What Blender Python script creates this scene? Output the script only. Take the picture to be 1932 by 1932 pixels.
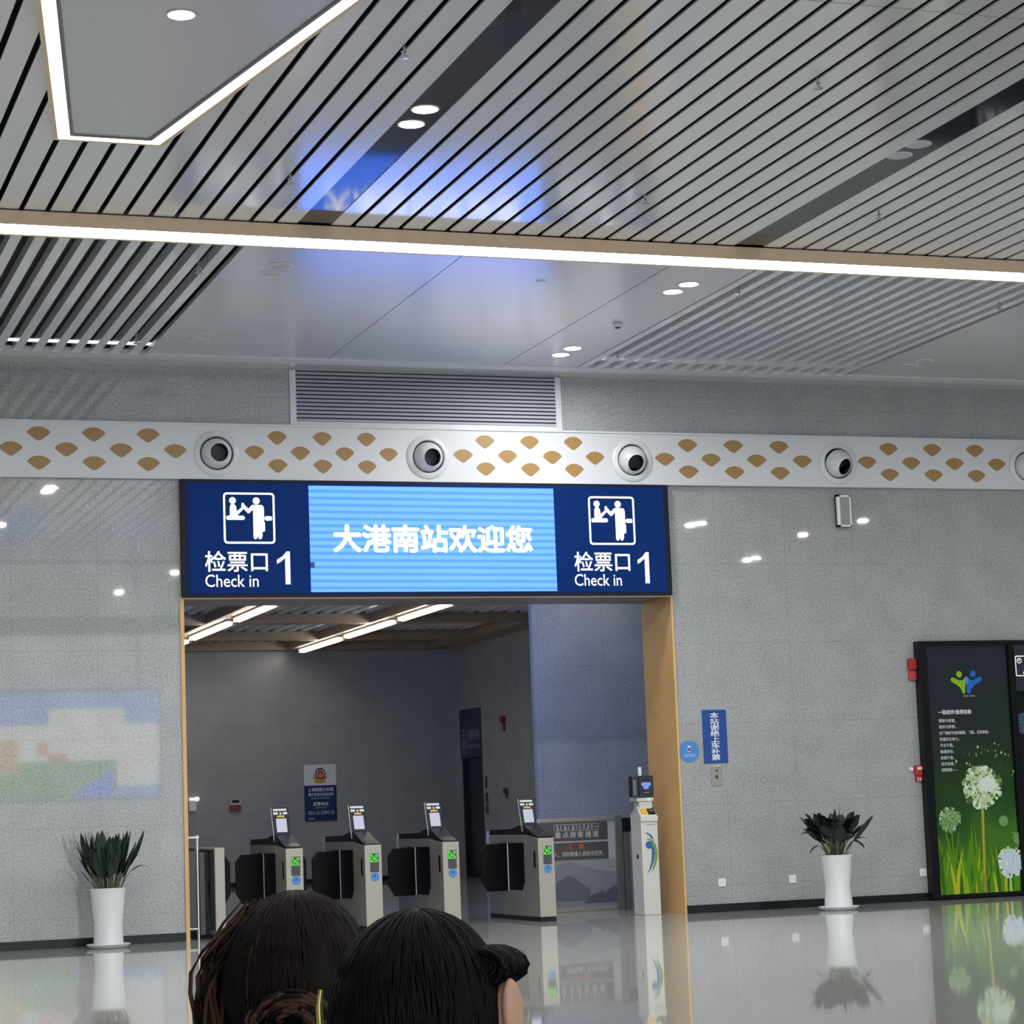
import bpy, bmesh, math, random
from math import sin, cos, pi, radians
from mathutils import Vector, Matrix

random.seed(7)
S = bpy.context.scene
for o in list(bpy.data.objects):
    bpy.data.objects.remove(o, do_unlink=True)
COL = S.collection

# ------------------------------------------------------------------ camera
cam_d = bpy.data.cameras.new('camera')
cam_d.lens = 81.056
cam_d.sensor_width = 36.0
cam_d.clip_end = 300
cam = bpy.data.objects.new('camera', cam_d)
COL.objects.link(cam)
R = ((0.9428938, -0.3309344, -0.0378633), (-0.0076509, -0.1351589, 0.9907944), (0.3330055, 0.9339242, 0.1299724))
cam.matrix_world = Matrix(((R[0][0], R[1][0], -R[2][0], -8.43595),
                           (R[0][1], R[1][1], -R[2][1], -26.57832),
                           (R[0][2], R[1][2], -R[2][2], 1.3),
                           (0, 0, 0, 1)))
S.camera = cam

# ------------------------------------------------------------------ world, exposure
w = bpy.data.worlds.new('hall_daylight')
S.world = w
w.use_nodes = True
bg = w.node_tree.nodes['Background']
bg.inputs[0].default_value = (0.93, 0.97, 1.0, 1)
bg.inputs[1].default_value = 1.05
S.view_settings.view_transform = 'Standard'
S.view_settings.look = 'None'
EXPO = 1.08
S.view_settings.exposure = EXPO
S.view_settings.gamma = 1.0
S.view_settings.use_curve_mapping = False
S.cycles.max_bounces = 8
S.cycles.diffuse_bounces = 4
S.cycles.glossy_bounces = 4
S.cycles.sample_clamp_indirect = 6.0
DOWNLIGHT_E = 230.0
STRIP_E = 17.0
EK = 1 / 2 ** EXPO      # emission of screens and prints is given for exposure 0

# ------------------------------------------------------------------ materials
def lin(c):
    r = []
    for v in c:
        v /= 255.0
        r.append(v / 12.92 if v <= 0.04045 else ((v + 0.055) / 1.055) ** 2.4)
    return (r[0], r[1], r[2], 1.0)

MATS = {}
def mat(name, rgb, rough=0.5, spec=0.5, metal=0.0, emit=None, es=1.0, lamp=False, noise=0.0, nscale=20.0, lin_in=False):
    if name in MATS: return MATS[name]
    m = bpy.data.materials.new(name)
    m.use_nodes = True
    nt = m.node_tree
    b = nt.nodes['Principled BSDF']
    c = rgb if lin_in else lin(rgb)
    b.inputs['Base Color'].default_value = c
    b.inputs['Roughness'].default_value = rough
    b.inputs['Specular IOR Level'].default_value = spec
    b.inputs['Metallic'].default_value = metal
    if emit is not None:
        b.inputs['Emission Color'].default_value = emit if len(emit) == 4 else (*emit, 1)
        b.inputs['Emission Strength'].default_value = es if lamp else es * EK
    if noise > 0:
        tc = nt.nodes.new('ShaderNodeTexCoord')
        n = nt.nodes.new('ShaderNodeTexNoise')
        n.inputs['Scale'].default_value = nscale
        n.inputs['Detail'].default_value = 4
        nt.links.new(tc.outputs['Object'], n.inputs['Vector'])
        mr = nt.nodes.new('ShaderNodeMapRange')
        mr.inputs[1].default_value = 0.3; mr.inputs[2].default_value = 0.7
        mr.inputs[3].default_value = 1 - noise; mr.inputs[4].default_value = 1 + noise
        nt.links.new(n.outputs[0], mr.inputs[0])
        mx = nt.nodes.new('ShaderNodeVectorMath'); mx.operation = 'SCALE'
        mx.inputs[0].default_value = c[:3]
        nt.links.new(mr.outputs[0], mx.inputs['Scale'])
        nt.links.new(mx.outputs[0], b.inputs['Base Color'])
    MATS[name] = m
    return m

def math_node(nt, op, a, b=None, c=None):
    n = nt.nodes.new('ShaderNodeMath'); n.operation = op
    for i, v in enumerate((a, b, c)):
        if v is None: continue
        if isinstance(v, (int, float)): n.inputs[i].default_value = v
        else: nt.links.new(v, n.inputs[i])
    return n.outputs[0]

def stone(name, rgb, ax0, ax1, o0, p0, o1, p1, joint=0.004, dark=0.82, rough=0.028, mottle=0.42, spec=0.5, sc=1.0):
    """granite slabs: speckle, cloudy mottling and thin joints on a regular grid of the two axes"""
    m = bpy.data.materials.new(name); m.use_nodes = True
    nt = m.node_tree; b = nt.nodes['Principled BSDF']
    g = nt.nodes.new('ShaderNodeNewGeometry')
    sp = nt.nodes.new('ShaderNodeSeparateXYZ'); nt.links.new(g.outputs['Position'], sp.inputs[0])
    def jl(ax, o, p):
        u = math_node(nt, 'DIVIDE', math_node(nt, 'SUBTRACT', sp.outputs[ax], o), p)
        f = math_node(nt, 'FRACT', math_node(nt, 'ADD', u, 100.5))
        d = math_node(nt, 'ABSOLUTE', math_node(nt, 'SUBTRACT', f, 0.5))
        return math_node(nt, 'LESS_THAN', d, joint / p)
    j = math_node(nt, 'MAXIMUM', jl(ax0, o0, p0), jl(ax1, o1, p1))
    n1 = nt.nodes.new('ShaderNodeTexNoise'); n1.inputs['Scale'].default_value = 40.0 * sc; n1.inputs['Detail'].default_value = 5; n1.inputs['Roughness'].default_value = 0.75
    n2 = nt.nodes.new('ShaderNodeTexNoise'); n2.inputs['Scale'].default_value = 2.2; n2.inputs['Detail'].default_value = 3
    n3 = nt.nodes.new('ShaderNodeTexVoronoi'); n3.inputs['Scale'].default_value = 9.0 * sc
    for n in (n1, n2, n3): nt.links.new(g.outputs['Position'], n.inputs['Vector'])
    v = math_node(nt, 'MULTIPLY_ADD', math_node(nt, 'SUBTRACT', n1.outputs[0], 0.5), mottle * 4.2, 1.0)
    v = math_node(nt, 'ADD', v, math_node(nt, 'MULTIPLY', math_node(nt, 'SUBTRACT', n2.outputs[0], 0.5), mottle * 0.8))
    spk = math_node(nt, 'MULTIPLY', math_node(nt, 'LESS_THAN', n3.outputs['Distance'], 0.13), -0.10)
    v = math_node(nt, 'ADD', v, spk)
    v = math_node(nt, 'MULTIPLY', v, math_node(nt, 'SUBTRACT', 1.0, math_node(nt, 'MULTIPLY', j, 1 - dark)))
    sc_ = nt.nodes.new('ShaderNodeVectorMath'); sc_.operation = 'SCALE'
    sc_.inputs[0].default_value = lin(rgb)[:3]
    nt.links.new(v, sc_.inputs['Scale'])
    nt.links.new(sc_.outputs[0], b.inputs['Base Color'])
    b.inputs['Roughness'].default_value = rough
    b.inputs['Specular IOR Level'].default_value = spec
    MATS[name] = m
    return m

M_wall = stone('granite_wall', (156, 158, 160), 0, 2, -3.1, 0.98, 0.33, 1.006)
M_wall_side = stone('granite_side', (150, 151, 152), 1, 2, 0.95, 1.2, 0.33, 1.006, rough=0.25)
M_floor = stone('polished_floor_tile', (172, 173, 171), 0, 1, 0.0, 0.8, 0.0, 0.8, joint=0.004, dark=0.8, rough=0.035, mottle=0.05, sc=0.6)
M_white = mat('white_paint', (205, 208, 212), 0.35)
M_ribbon = mat('white_ribbon_panel', (200, 202, 208), 0.3)
M_gold = mat('gold_fan_paint', (150, 118, 68), 0.4)
M_slat = mat('silver_grey_slat', (234, 235, 237), 0.12, 0.7, metal=0.26)
M_flat = mat('grey_ceiling_panel', (216, 217, 220), 0.24, 0.6, metal=0.42)
M_plenum = mat('dark_plenum', (30, 34, 40), 0.9, 0.1)
M_plenum2 = mat('grey_plenum', (70, 74, 80), 0.8, 0.2)
M_band = mat('dark_slate_band', (36, 41, 50), 0.06, 0.8)
M_beige = mat('champagne_metal', (222, 196, 166), 0.35, 0.5)
M_wood = mat('bronze_wood_lining', (212, 172, 114), 0.32, 0.5, noise=0.06, nscale=3)
M_black = mat('black_plastic', (16, 18, 21), 0.3, 0.2)
M_skirt = mat('black_skirting_stone', (24, 28, 31), 0.25, 0.25)
M_navy = mat('navy_sign_face', (6, 30, 78), 0.5, 0.05, emit=lin((10, 40, 92)), es=0.6)
M_navy_edge = mat('dark_sign_edge', (14, 22, 42), 0.5, 0.2)
M_lit = mat('lit_white', (200, 200, 200), 0.5, emit=(1, 1, 1), es=0.72)
M_strip = mat('warm_white_light', (255, 255, 255), 0.5, emit=(0.99, 1.0, 0.955), es=STRIP_E, lamp=True)
M_hexstrip = mat('white_panel_light', (255, 255, 255), 0.5, emit=(1.0, 0.96, 0.88), es=2.6, lamp=True)
M_down = mat('downlight_lens_lit', (255, 255, 255), 0.5, emit=(1, 0.98, 0.96), es=DOWNLIGHT_E, lamp=True)
M_lens = mat('downlight_lens_unlit', (188, 190, 194), 0.25)
M_steel = mat('brushed_steel', (164, 160, 150), 0.36, 0.5, metal=0.4)
M_steel2 = mat('bright_steel', (200, 202, 204), 0.25, metal=0.9)
M_glassblk = mat('black_glass', (14, 17, 22), 0.08)
M_tablet = mat('tablet_grey', (46, 52, 64), 0.55, 0.12)
M_scr = mat('bluish_white_screen', (40, 42, 50), 0.4, emit=(0.74, 0.78, 1.0), es=0.62)
M_green = mat('green_led', (40, 220, 10), 0.4, emit=(0.08, 0.9, 0.02), es=0.95)
M_disc = mat('blue_disc_sticker', (70, 130, 200), 0.4)
M_pot = mat('white_glazed_pot', (222, 225, 228), 0.12)
M_soil = mat('dark_soil', (32, 26, 20), 0.9)
M_leaf = mat('dark_green_leaf', (30, 46, 36), 0.45, noise=0.35, nscale=14)
M_stem = mat('pale_stem', (92, 100, 78), 0.5)
M_red = mat('alarm_red', (178, 40, 42), 0.4)
M_outlet = mat('white_outlet', (225, 226, 226), 0.35)
M_blue = mat('notice_blue', (14, 66, 140), 0.35)
M_whiteprint = mat('white_print', (235, 238, 245), 0.5)
M_yellow = mat('yellow_label', (214, 168, 52), 0.45)
M_deck = mat('galvanised_deck', (205, 210, 220), 0.35)
M_beam = mat('painted_beam', (150, 132, 112), 0.5)

# ------------------------------------------------------------------ mesh helpers
class MB:
    def __init__(s): s.v = []; s.f = []; s.m = []
    def add(s, vs, fs, mi=0):
        b = len(s.v); s.v += [tuple(p) for p in vs]
        for f in fs: s.f.append(tuple(i + b for i in f)); s.m.append(mi)
        return s
    def box(s, x0, x1, y0, y1, z0, z1, mi=0):
        vs = [(x, y, z) for x in (x0, x1) for y in (y0, y1) for z in (z0, z1)]
        return s.add(vs, [(0, 1, 3, 2), (4, 6, 7, 5), (0, 4, 5, 1), (2, 3, 7, 6), (0, 2, 6, 4), (1, 5, 7, 3)], mi)
    def prism(s, poly, axis, a, b, mi=0):
        """poly in the two other axes, extruded from a to b along axis"""
        def P(u, v, t):
            return (t, u, v) if axis == 'x' else (u, t, v) if axis == 'y' else (u, v, t)
        n = len(poly)
        vs = [P(u, v, a) for u, v in poly] + [P(u, v, b) for u, v in poly]
        fs = [tuple(range(n)), tuple(range(2 * n - 1, n - 1, -1))]
        fs += [(i, i + n, (i + 1) % n + n, (i + 1) % n) for i in range(n)]
        return s.add(vs, fs, mi)
    def flat(s, poly, y, mi=0):
        return s.add([(u, y, v) for u, v in poly], [tuple(range(len(poly)))], mi)
    def lathe(s, prof, c=(0, 0, 0), n=32, axis='z', mi=0):
        vs = []
        for r, h in prof:
            for k in range(n):
                a = 2 * pi * k / n
                p = (r * cos(a), r * sin(a), h) if axis == 'z' else (r * cos(a), h, r * sin(a))
                vs.append((p[0] + c[0], p[1] + c[1], p[2] + c[2]))
        fs = []
        for i in range(len(prof) - 1):
            for k in range(n):
                k2 = (k + 1) % n
                fs.append((i * n + k, i * n + k2, (i + 1) * n + k2, (i + 1) * n + k))
        if prof[0][0] > 1e-6: fs.append(tuple(range(n - 1, -1, -1)))
        if prof[-1][0] > 1e-6 and not (prof[-2][0] < 1e-6 and prof[-2][1] == prof[-1][1]): fs.append(tuple((len(prof) - 1) * n + k for k in range(n)))
        return s.add(vs, fs, mi)
    def tube(s, pts, r, n=8, mi=0):
        pts = [Vector(p) for p in pts]
        rs = r if isinstance(r, (list, tuple)) else [r] * len(pts)
        vs = []
        for i, p in enumerate(pts):
            d = (pts[min(i + 1, len(pts) - 1)] - pts[max(i - 1, 0)]).normalized()
            u = d.cross(Vector((0, 0, 1)) if abs(d.z) < .9 else Vector((1, 0, 0))).normalized()
            v = d.cross(u)
            for k in range(n):
                a = 2 * pi * k / n
                vs.append(p + (u * cos(a) + v * sin(a)) * rs[i])
        fs = [(i * n + k, i * n + (k + 1) % n, (i + 1) * n + (k + 1) % n, (i + 1) * n + k) for i in range(len(pts) - 1) for k in range(n)]
        fs += [tuple(range(n - 1, -1, -1)), tuple((len(pts) - 1) * n + k for k in range(n))]
        return s.add(vs, fs, mi)
    def mesh(s, name, mats, smooth=False):
        me = bpy.data.meshes.new(name)
        me.from_pydata(s.v, [], s.f)
        for m in (mats if isinstance(mats, (list, tuple)) else [mats]): me.materials.append(m)
        me.polygons.foreach_set('material_index', s.m)
        bm = bmesh.new(); bm.from_mesh(me)
        bmesh.ops.recalc_face_normals(bm, faces=bm.faces)
        bm.to_mesh(me); bm.free()
        if smooth: me.shade_smooth()
        me.update()
        return me
    def build(s, name, mats, parent=None, loc=(0, 0, 0), smooth=False, bevel=0.0, **kw):
        me = s.mesh(name, mats, smooth)
        o = bpy.data.objects.new(name, me)
        COL.objects.link(o)
        o.location = loc
        if parent: o.parent = parent
        if bevel > 0:
            b = o.modifiers.new('bevel', 'BEVEL'); b.width = bevel; b.segments = 2; b.limit_method = 'ANGLE'
        if smooth and name not in ('hair', 'side_lock', 'curled_tail', 'body', 'ear'):
            e = o.modifiers.new('edges', 'EDGE_SPLIT'); e.split_angle = radians(50)
        for k, v in kw.items(): o[k] = v
        return o

def tag(o, label, cat, group=None, kind=None):
    o['label'] = label; o['category'] = cat
    if group: o['group'] = group
    if kind: o['kind'] = kind
    return o
def thing(name, label, cat, loc, group=None, rz=0.0):
    o = bpy.data.objects.new(name, None); COL.objects.link(o)
    o.location = loc; o.rotation_euler = (0, 0, rz); o.empty_display_size = 0.1
    return tag(o, label, cat, group)
def struct(o): o['kind'] = 'structure'; return o
def copy_tree(o, parent=None):
    c = o.copy(); COL.objects.link(c); c.parent = parent
    for ch in list(o.children): copy_tree(ch, c)
    return c

TXT = {}
def text_geo(body, bold=0.0, spacing=1.0, line=1.0):
    key = (body, bold, spacing, line)
    if key in TXT: return TXT[key]
    c = bpy.data.curves.new('t', 'FONT'); c.body = body; c.offset = bold
    c.space_character = spacing; c.space_line = line; c.align_x = 'LEFT'; c.resolution_u = 3
    o = bpy.data.objects.new('t', c); COL.objects.link(o)
    bpy.context.view_layer.update()
    me = bpy.data.meshes.new_from_object(o.evaluated_get(bpy.context.evaluated_depsgraph_get()))
    vs = [tuple(v.co)[:2] for v in me.vertices]; fs = [tuple(p.vertices) for p in me.polygons]
    bpy.data.objects.remove(o); bpy.data.curves.remove(c); bpy.data.meshes.remove(me)
    xs = [v[0] for v in vs]; ys = [v[1] for v in vs]
    x0, x1, y0, y1 = min(xs), max(xs), min(ys), max(ys)
    vs = [((v[0] - x0) / (x1 - x0), (v[1] - y0) / (y1 - y0)) for v in vs]
    TXT[key] = (vs, fs)
    return TXT[key]
def put_text(mb, body, x0, x1, z0, z1, y, mi=0, bold=0.0, spacing=1.0, line=1.0, dens=None):
    """regular glyphs fitted to the box; bold repeats them slightly shifted all round"""
    vs, fs = text_geo(body, 0.0, spacing, line)
    if bold > 0:
        n = body.count('\n') + 1
        em = (z1 - z0) / n if n > 1 or len(body) < 2 else min(z1 - z0, (x1 - x0) / max(1, len(body)) * 1.6)
        d = em * bold
        offs = [(d * cos(k * pi / 4), d * sin(k * pi / 4)) for k in range(8)]
    else:
        d = 0; offs = [(0, 0)]
    for k, (ox, oz) in enumerate(offs):
        mb.add([(x0 + d + u * (x1 - x0 - 2 * d) + ox, y - k * 0.00012, z0 + d + v * (z1 - z0 - 2 * d) + oz) for u, v in vs], fs, mi)
    return mb
def circ(cx, cz, r, n=24, rz=None):
    return [(cx + r * cos(2 * pi * k / n), cz + (rz or r) * sin(2 * pi * k / n)) for k in range(n)]
def capsule(p, q, r, n=8):
    dx, dz = q[0] - p[0], q[1] - p[1]; a = math.atan2(dz, dx)
    out = [(q[0] + r * cos(a - pi / 2 + pi * k / n), q[1] + r * sin(a - pi / 2 + pi * k / n)) for k in range(n + 1)]
    out += [(p[0] + r * cos(a + pi / 2 + pi * k / n), p[1] + r * sin(a + pi / 2 + pi * k / n)) for k in range(n + 1)]
    return out
def rrect(x0, x1, z0, z1, r, n=5):
    out = []
    for cx, cz, a in ((x1 - r, z0 + r, -pi / 2), (x1 - r, z1 - r, 0), (x0 + r, z1 - r, pi / 2), (x0 + r, z0 + r, pi)):
        out += [(cx + r * cos(a + pi / 2 * k / n), cz + r * sin(a + pi / 2 * k / n)) for k in range(n + 1)]
    return out
def ring(mb, outer, inner, y, mi=0):
    n = len(outer)
    mb.add([(u, y, v) for u, v in outer] + [(u, y, v) for u, v in inner],
           [(i, (i + 1) % n, n + (i + 1) % n, n + i) for i in range(n)], mi)

# ================================================================== SETTING
ZC = 6.70
struct(MB().box(-32, 32, -42, 22.2, -0.2, 0).build('floor', M_floor))
wf = MB()
wf.box(-18.3, -3.12, 0, 0.95, 0, 6.95); wf.box(3.13, 20.3, 0, 0.95, 0, 6.95); wf.box(-3.12, 3.13, 0, 0.95, 3.97, 6.95)
struct(wf.build('wall_front', M_wall))
struct(MB().box(-16, -3.12, -0.012, 0, 0, 0.10).build('baseboard_left', M_skirt))
struct(MB().box(3.13, 18, -0.012, 0, 0, 0.10).build('baseboard_right', M_skirt))
# portal lining: two jambs and the soffit
struct(MB().box(-3.12, -3.075, -0.02, 0.95, 0, 3.97).box(3.105, 3.13, -0.02, 0.95, 0, 3.97).build('trim_2', M_wood))
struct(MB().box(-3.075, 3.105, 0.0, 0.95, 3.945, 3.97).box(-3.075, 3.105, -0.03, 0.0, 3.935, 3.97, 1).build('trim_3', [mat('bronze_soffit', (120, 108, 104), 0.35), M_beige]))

M_hallside = mat('hall_side_stone', (170, 171, 172), 0.5, 0.3)
struct(MB().box(-18.3, -18, -42, 0, 0, 7.05).build('wall_hall_left', M_hallside))
struct(MB().box(20, 20.3, -42, 0, 0, 7.05).build('wall_hall_right', M_hallside))
# ribbon with gold fan motifs
rb = MB()
rb.box(-16, 18, -0.06, 0, 5.35, 6.02)
rb.box(-16, 18, -0.075, -0.06, 5.35, 5.372); rb.box(-16, 18, -0.075, -0.06, 5.998, 6.02)
NOZ = [-2.66, -0.04, 2.65, 5.54, 8.37]
def fan(cx, cz, W, H=0.168):
    a = []
    for k in range(13):
        t = -1 + 2 * k / 12
        a.append((cx + W / 2 * t, cz - H / 2 + H * (0.58 + 0.42 * (1 - t * t) ** 0.75)))
    for k in range(1, 8):
        t = 1 - k / 7
        a.append((cx + W / 2 * t, cz - H / 2 + H * 0.58 * (t ** 1.35)))
    for k in range(1, 7):
        t = k / 7
        a.append((cx - W / 2 * t, cz - H / 2 + H * 0.58 * (t ** 1.35)))
    return a
bays = [[-5.054, -4.419, -3.786, -3.149], [-2.2, -1.64, -1.09, -0.54], [0.41, 0.99, 1.58, 2.15], [3.10, 3.74, 4.38, 5.03],
        [5.97, 6.62, 7.27, 7.91], [8.83, 9.47, 10.1, 10.74], [-7.8, -7.17, -6.54, -5.9]]
for mids in bays:
    W = (mids[3] - mids[0]) / 3 * 0.435
    for i, x in enumerate(mids):
        rb.flat(fan(x, 5.678, W), -0.0615, 1)
        if i < 3:
            xm = (x + mids[i + 1]) / 2
            rb.flat(fan(xm, 5.86, W), -0.0615, 1); rb.flat(fan(xm, 5.52, W), -0.0615, 1)
struct(rb.build('trim_1', [M_ribbon, M_gold]))

# ceiling: plenum, near slats, bands, far slats, flat panels, border
struct(MB().box(-32, 32, -42, 0.3, 7.05, 7.2).build('ceiling', M_plenum))
SL = MB()
mods = [-11.885, -7.525, -3.165, 1.195, 5.555, 9.915]
for i in range(len(mods) - 1):
    a, b = mods[i] + 0.158, mods[i + 1] - 0.158
    p = (b - a + 0.045) / 18
    for k in range(18):
        x0 = a + 0.008 + k * p; x1 = x0 + p - 0.047
        for y0, y1 in ((-13.09, -6.71), (-19.78, -13.105), (-25.9, -20.22), (-32.3, -25.915)):
            SL.box(x0, x1, y0, y1, ZC, ZC + 0.014)
struct(SL.build('ceiling_slats', M_slat))
BD = MB()
for x in mods: BD.box(x - 0.158, x + 0.158, -32.3, -6.71, ZC + 0.004, ZC + 0.06)
struct(BD.build('ceiling_bands', M_band))
FS = MB()
def far_field(a, b):
    n = round((b - a) / 0.2145); p = (b - a) / n
    for k in range(n):
        FS.box(a + 0.03 + k * p, a + 0.03 + k * p + 0.102, -6.28, -0.72, ZC, ZC + 0.11)
far_field(-7.33, -3.60); far_field(1.70, 5.42); far_field(10.6, 14.3)
struct(FS.build('ceiling_far_slats', M_slat))
FP = MB()
for a, b in ((-14, -7.33), (-3.60, 1.70), (5.42, 10.6)): FP.box(a, b, -6.28, -0.70, ZC, ZC + 0.05)
for a, b in ((-7.33, -3.60), (1.70, 5.42), (10.6, 14.3)): FP.box(a, b, -6.28, -0.70, ZC + 0.16, ZC + 0.2, 1)
for x in (-1.45, 0.75): FP.box(x, x + 0.006, -6.3, -0.72, ZC - 0.0015, ZC, 2)
struct(FP.build('ceiling_flat_panels', [M_flat, M_plenum2, M_plenum2]))
struct(MB().box(-16, 18, -0.72, -0.46, ZC - 0.012, ZC + 0.05).box(-16, 18, -0.46, 0.0, ZC + 0.015, ZC + 0.05, 1)
       .build('trim_4', [M_white, M_flat]))

# ------------------------------------------------------------------ interior behind the gates
struct(MB().box(-9, 7.2, 21.6, 21.9, 0, 5.3).build('wall_back', stone('granite_inner', (150, 151, 150), 0, 2, 0.2, 1.2, 0.33, 1.006, rough=0.3)))
wr = MB()
wr.box(7.2, 7.5, 0.95, 19.72, 0, 5.3); wr.box(7.2, 7.5, 21.15, 21.9, 0, 5.3); wr.box(7.2, 7.5, 19.72, 21.15, 3.58, 5.3)
struct(wr.build('wall_right', M_wall_side))
struct(MB().box(-9.3, -9, 0.95, 21.9, 0, 5.3).build('wall_left', M_wall_side))
struct(MB().box(2.70, 7.2, 4.0, 4.12, 0, 5.05).build('wall_partition', M_wall))
struct(MB().box(2.1, 7.2, 21.585, 21.6, 0, 0.1).box(-9, 2.1, 21.585, 21.6, 0, 0.1).build('baseboard_back', M_skirt))
dk = MB()
px = -9.0; prof = []
while px < 7.4:
    prof += [(px, 5.12), (px + 0.11, 5.12), (px + 0.15, 5.19), (px + 0.24, 5.19)]
    px += 0.28
prof2 = prof + [(prof[-1][0], 5.3), (prof[0][0], 5.3)]
n = len(prof)
dk.add([(x, 0.95, z) for x, z in prof] + [(x, 21.9, z) for x, z in prof], [(i, i + 1, n + i + 1, n + i) for i in range(n - 1)])
dk.box(-9.3, 7.5, 0.95, 21.9, 5.3, 5.4)
struct(dk.build('ceiling_deck', M_deck))
bm_ = MB()
for y in (2.2, 6.4, 10.6, 14.75, 18.55, 21.2): bm_.box(-9, 7.2, y, y + 0.35, 4.95, 5.12)
for x in (-6.1, -2.85, 0.3, 3.42, 6.6): bm_.box(x, x + 0.62, 0.95, 21.6, 4.948, 5.12)
struct(bm_.build('ceiling_beams', M_beam))

# ================================================================== LIGHT FITTINGS
for yy, lab in ((-6.49, 'long straight white light bar in a champagne housing across the whole ceiling'),):
    t = thing('linear_light', lab, 'ceiling light', (1.0, yy, 6.57))
    MB().box(-17, 17, -0.215, -0.185, 0, 0.12).box(-17, 17, 0.150, 0.205, 0, 0.12).box(-17, 17, -0.185, 0.150, 0.03, 0.12).build('housing', M_beige, t)
    MB().box(-17, 17, -0.185, 0.150, 0.004, 0.028).build('diffuser', M_strip, t)

hexo = [(-5.85, -9.05), (-5.0, -9.05), (-4.26, -13.0), (-5.0, -16.9), (-5.85, -16.9), (-6.57, -13.0)]
def inset(poly, d):
    n = len(poly); out = []
    A = sum(poly[i][0] * poly[(i + 1) % n][1] - poly[(i + 1) % n][0] * poly[i][1] for i in range(n))
    sg = 1 if A > 0 else -1
    for i in range(n):
        p0, p1, p2 = (Vector(poly[(i + k) % n]) for k in (-1, 0, 1))
        e1 = (p1 - p0).normalized(); e2 = (p2 - p1).normalized()
        n1 = Vector((-e1.y, e1.x)) * sg; n2 = Vector((-e2.y, e2.x)) * sg
        b = (n1 + n2).normalized()
        out.append(tuple(p1 + b * d / max(0.2, b.dot(n1))))
    return out
def band3(mb, po, d0, d1, z0, z1, mi=0):
    a, b = inset(po, d0), inset(po, d1); n = len(a)
    vs = [(*p, z0) for p in a] + [(*p, z0) for p in b] + [(*p, z1) for p in a] + [(*p, z1) for p in b]
    fs = []
    for i in range(n):
        j = (i + 1) % n
        fs += [(i, j, n + j, n + i), (2 * n + i, 2 * n + j, 3 * n + j, 3 * n + i), (i, j, 2 * n + j, 2 * n + i), (n + i, n + j, 3 * n + j, 3 * n + i)]
    mb.add(vs, fs, mi)
    return mb
t = thing('panel_light', 'hexagonal grey ceiling panel edged by a bright white light strip', 'ceiling light', (-5.42, -13, 6.63))
hx = [(x + 5.42, y + 13) for x, y in hexo]
band3(MB(), hx, 0, 0.036, 0, 0.066).build('outer_trim', M_beige, t)
band3(MB(), hx, 0.036, 0.130, 0.006, 0.064).build('light_strip', M_hexstrip, t)
band3(MB(), hx, 0.130, 0.158, 0, 0.066).build('inner_trim', mat('grey_trim', (120, 118, 114), 0.4), t)
MB().prism(inset(hx, 0.158), 'z', 0.012, 0.066).build('panel', M_flat, t)

def downlight(x, y, lit, label, z=ZC, group='round ceiling downlights', r=0.098):
    t = thing('downlight', label, 'downlight', (x, y, z), group)
    MB().lathe([(r + 0.014, 0.0), (r + 0.014, -0.006), (r, -0.008), (r, 0.0)], n=28).build('ring', M_white if not lit else M_white, t, smooth=True)
    MB().lathe([(0.0, 0.0), (r, 0.0)], (0, 0, -0.0035), n=28).build('lens', M_down if lit else M_lens, t)
    return t
downlight(-5.438, -12.02, True, 'lit round downlight in the middle of the hexagonal ceiling panel', 6.6405, r=0.088)
for x, y, lit, lab in [
    (-3.183, -10.21, True, 'lit downlight on the left dark ceiling strip, upper one of its pair'),
    (-3.176, -9.82, True, 'lit downlight on the left dark ceiling strip, lower one of its pair'),
    (1.126, -10.18, False, 'unlit white downlight on the right dark ceiling strip, upper one of its pair'),
    (1.129, -9.85, False, 'unlit white downlight on the right dark ceiling strip, lower one of its pair'),
    (1.271, -5.10, True, 'lit downlight just below the light bar, upper right of its pair'),
    (1.241, -4.75, True, 'lit downlight just below the light bar, lower left of its pair'),
    (1.234, -1.79, True, 'lit downlight above the air grille corner, upper right of its pair'),
    (1.229, -1.41, True, 'lit downlight above the air grille corner, lower left of its pair'),
    (-3.086, -5.14, False, 'unlit downlight left of the flat panel below the light bar, upper of its pair'),
    (-3.101, -4.80, False, 'unlit downlight left of the flat panel below the light bar, lower of its pair'),
    (-3.148, -1.82, False, 'unlit downlight near the wall left on the flat panel, upper of its pair'),
    (-3.143, -1.51, False, 'unlit downlight near the wall left on the flat panel, lower of its pair'),
    (5.957, -1.72, False, 'unlit downlight near the wall at the right end, upper of its pair'),
    (5.921, -1.41, False, 'unlit downlight near the wall at the right end, lower of its pair')]:
    downlight(x, y, lit, lab, ZC + (0.004 if y < -7 else 0))
# lamps of the hall ceiling nearer to and behind the camera; the polished wall mirrors some of them
for x, y in [(9.6, -13.8), (9.69, -13.5), (12.9, -13.0), (12.7, -15.2), (13.54, -19.65), (13.54, -19.2), (0.69, -26.06), (-3.41, -14.36),
             (5.55, -16.5), (1.2, -16.5), (-7.5, -16.5), (5.55, -22), (1.2, -22), (-3.1, -22), (-7.5, -22), (9.9, -24), (-7.5, -28), (5.55, -29), (-12, -13), (-12, -21), (-7.5, -12)]:
    downlight(x, y, True, 'lit round downlight of the hall ceiling, above the frame', group='hall downlights outside the picture')

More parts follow.
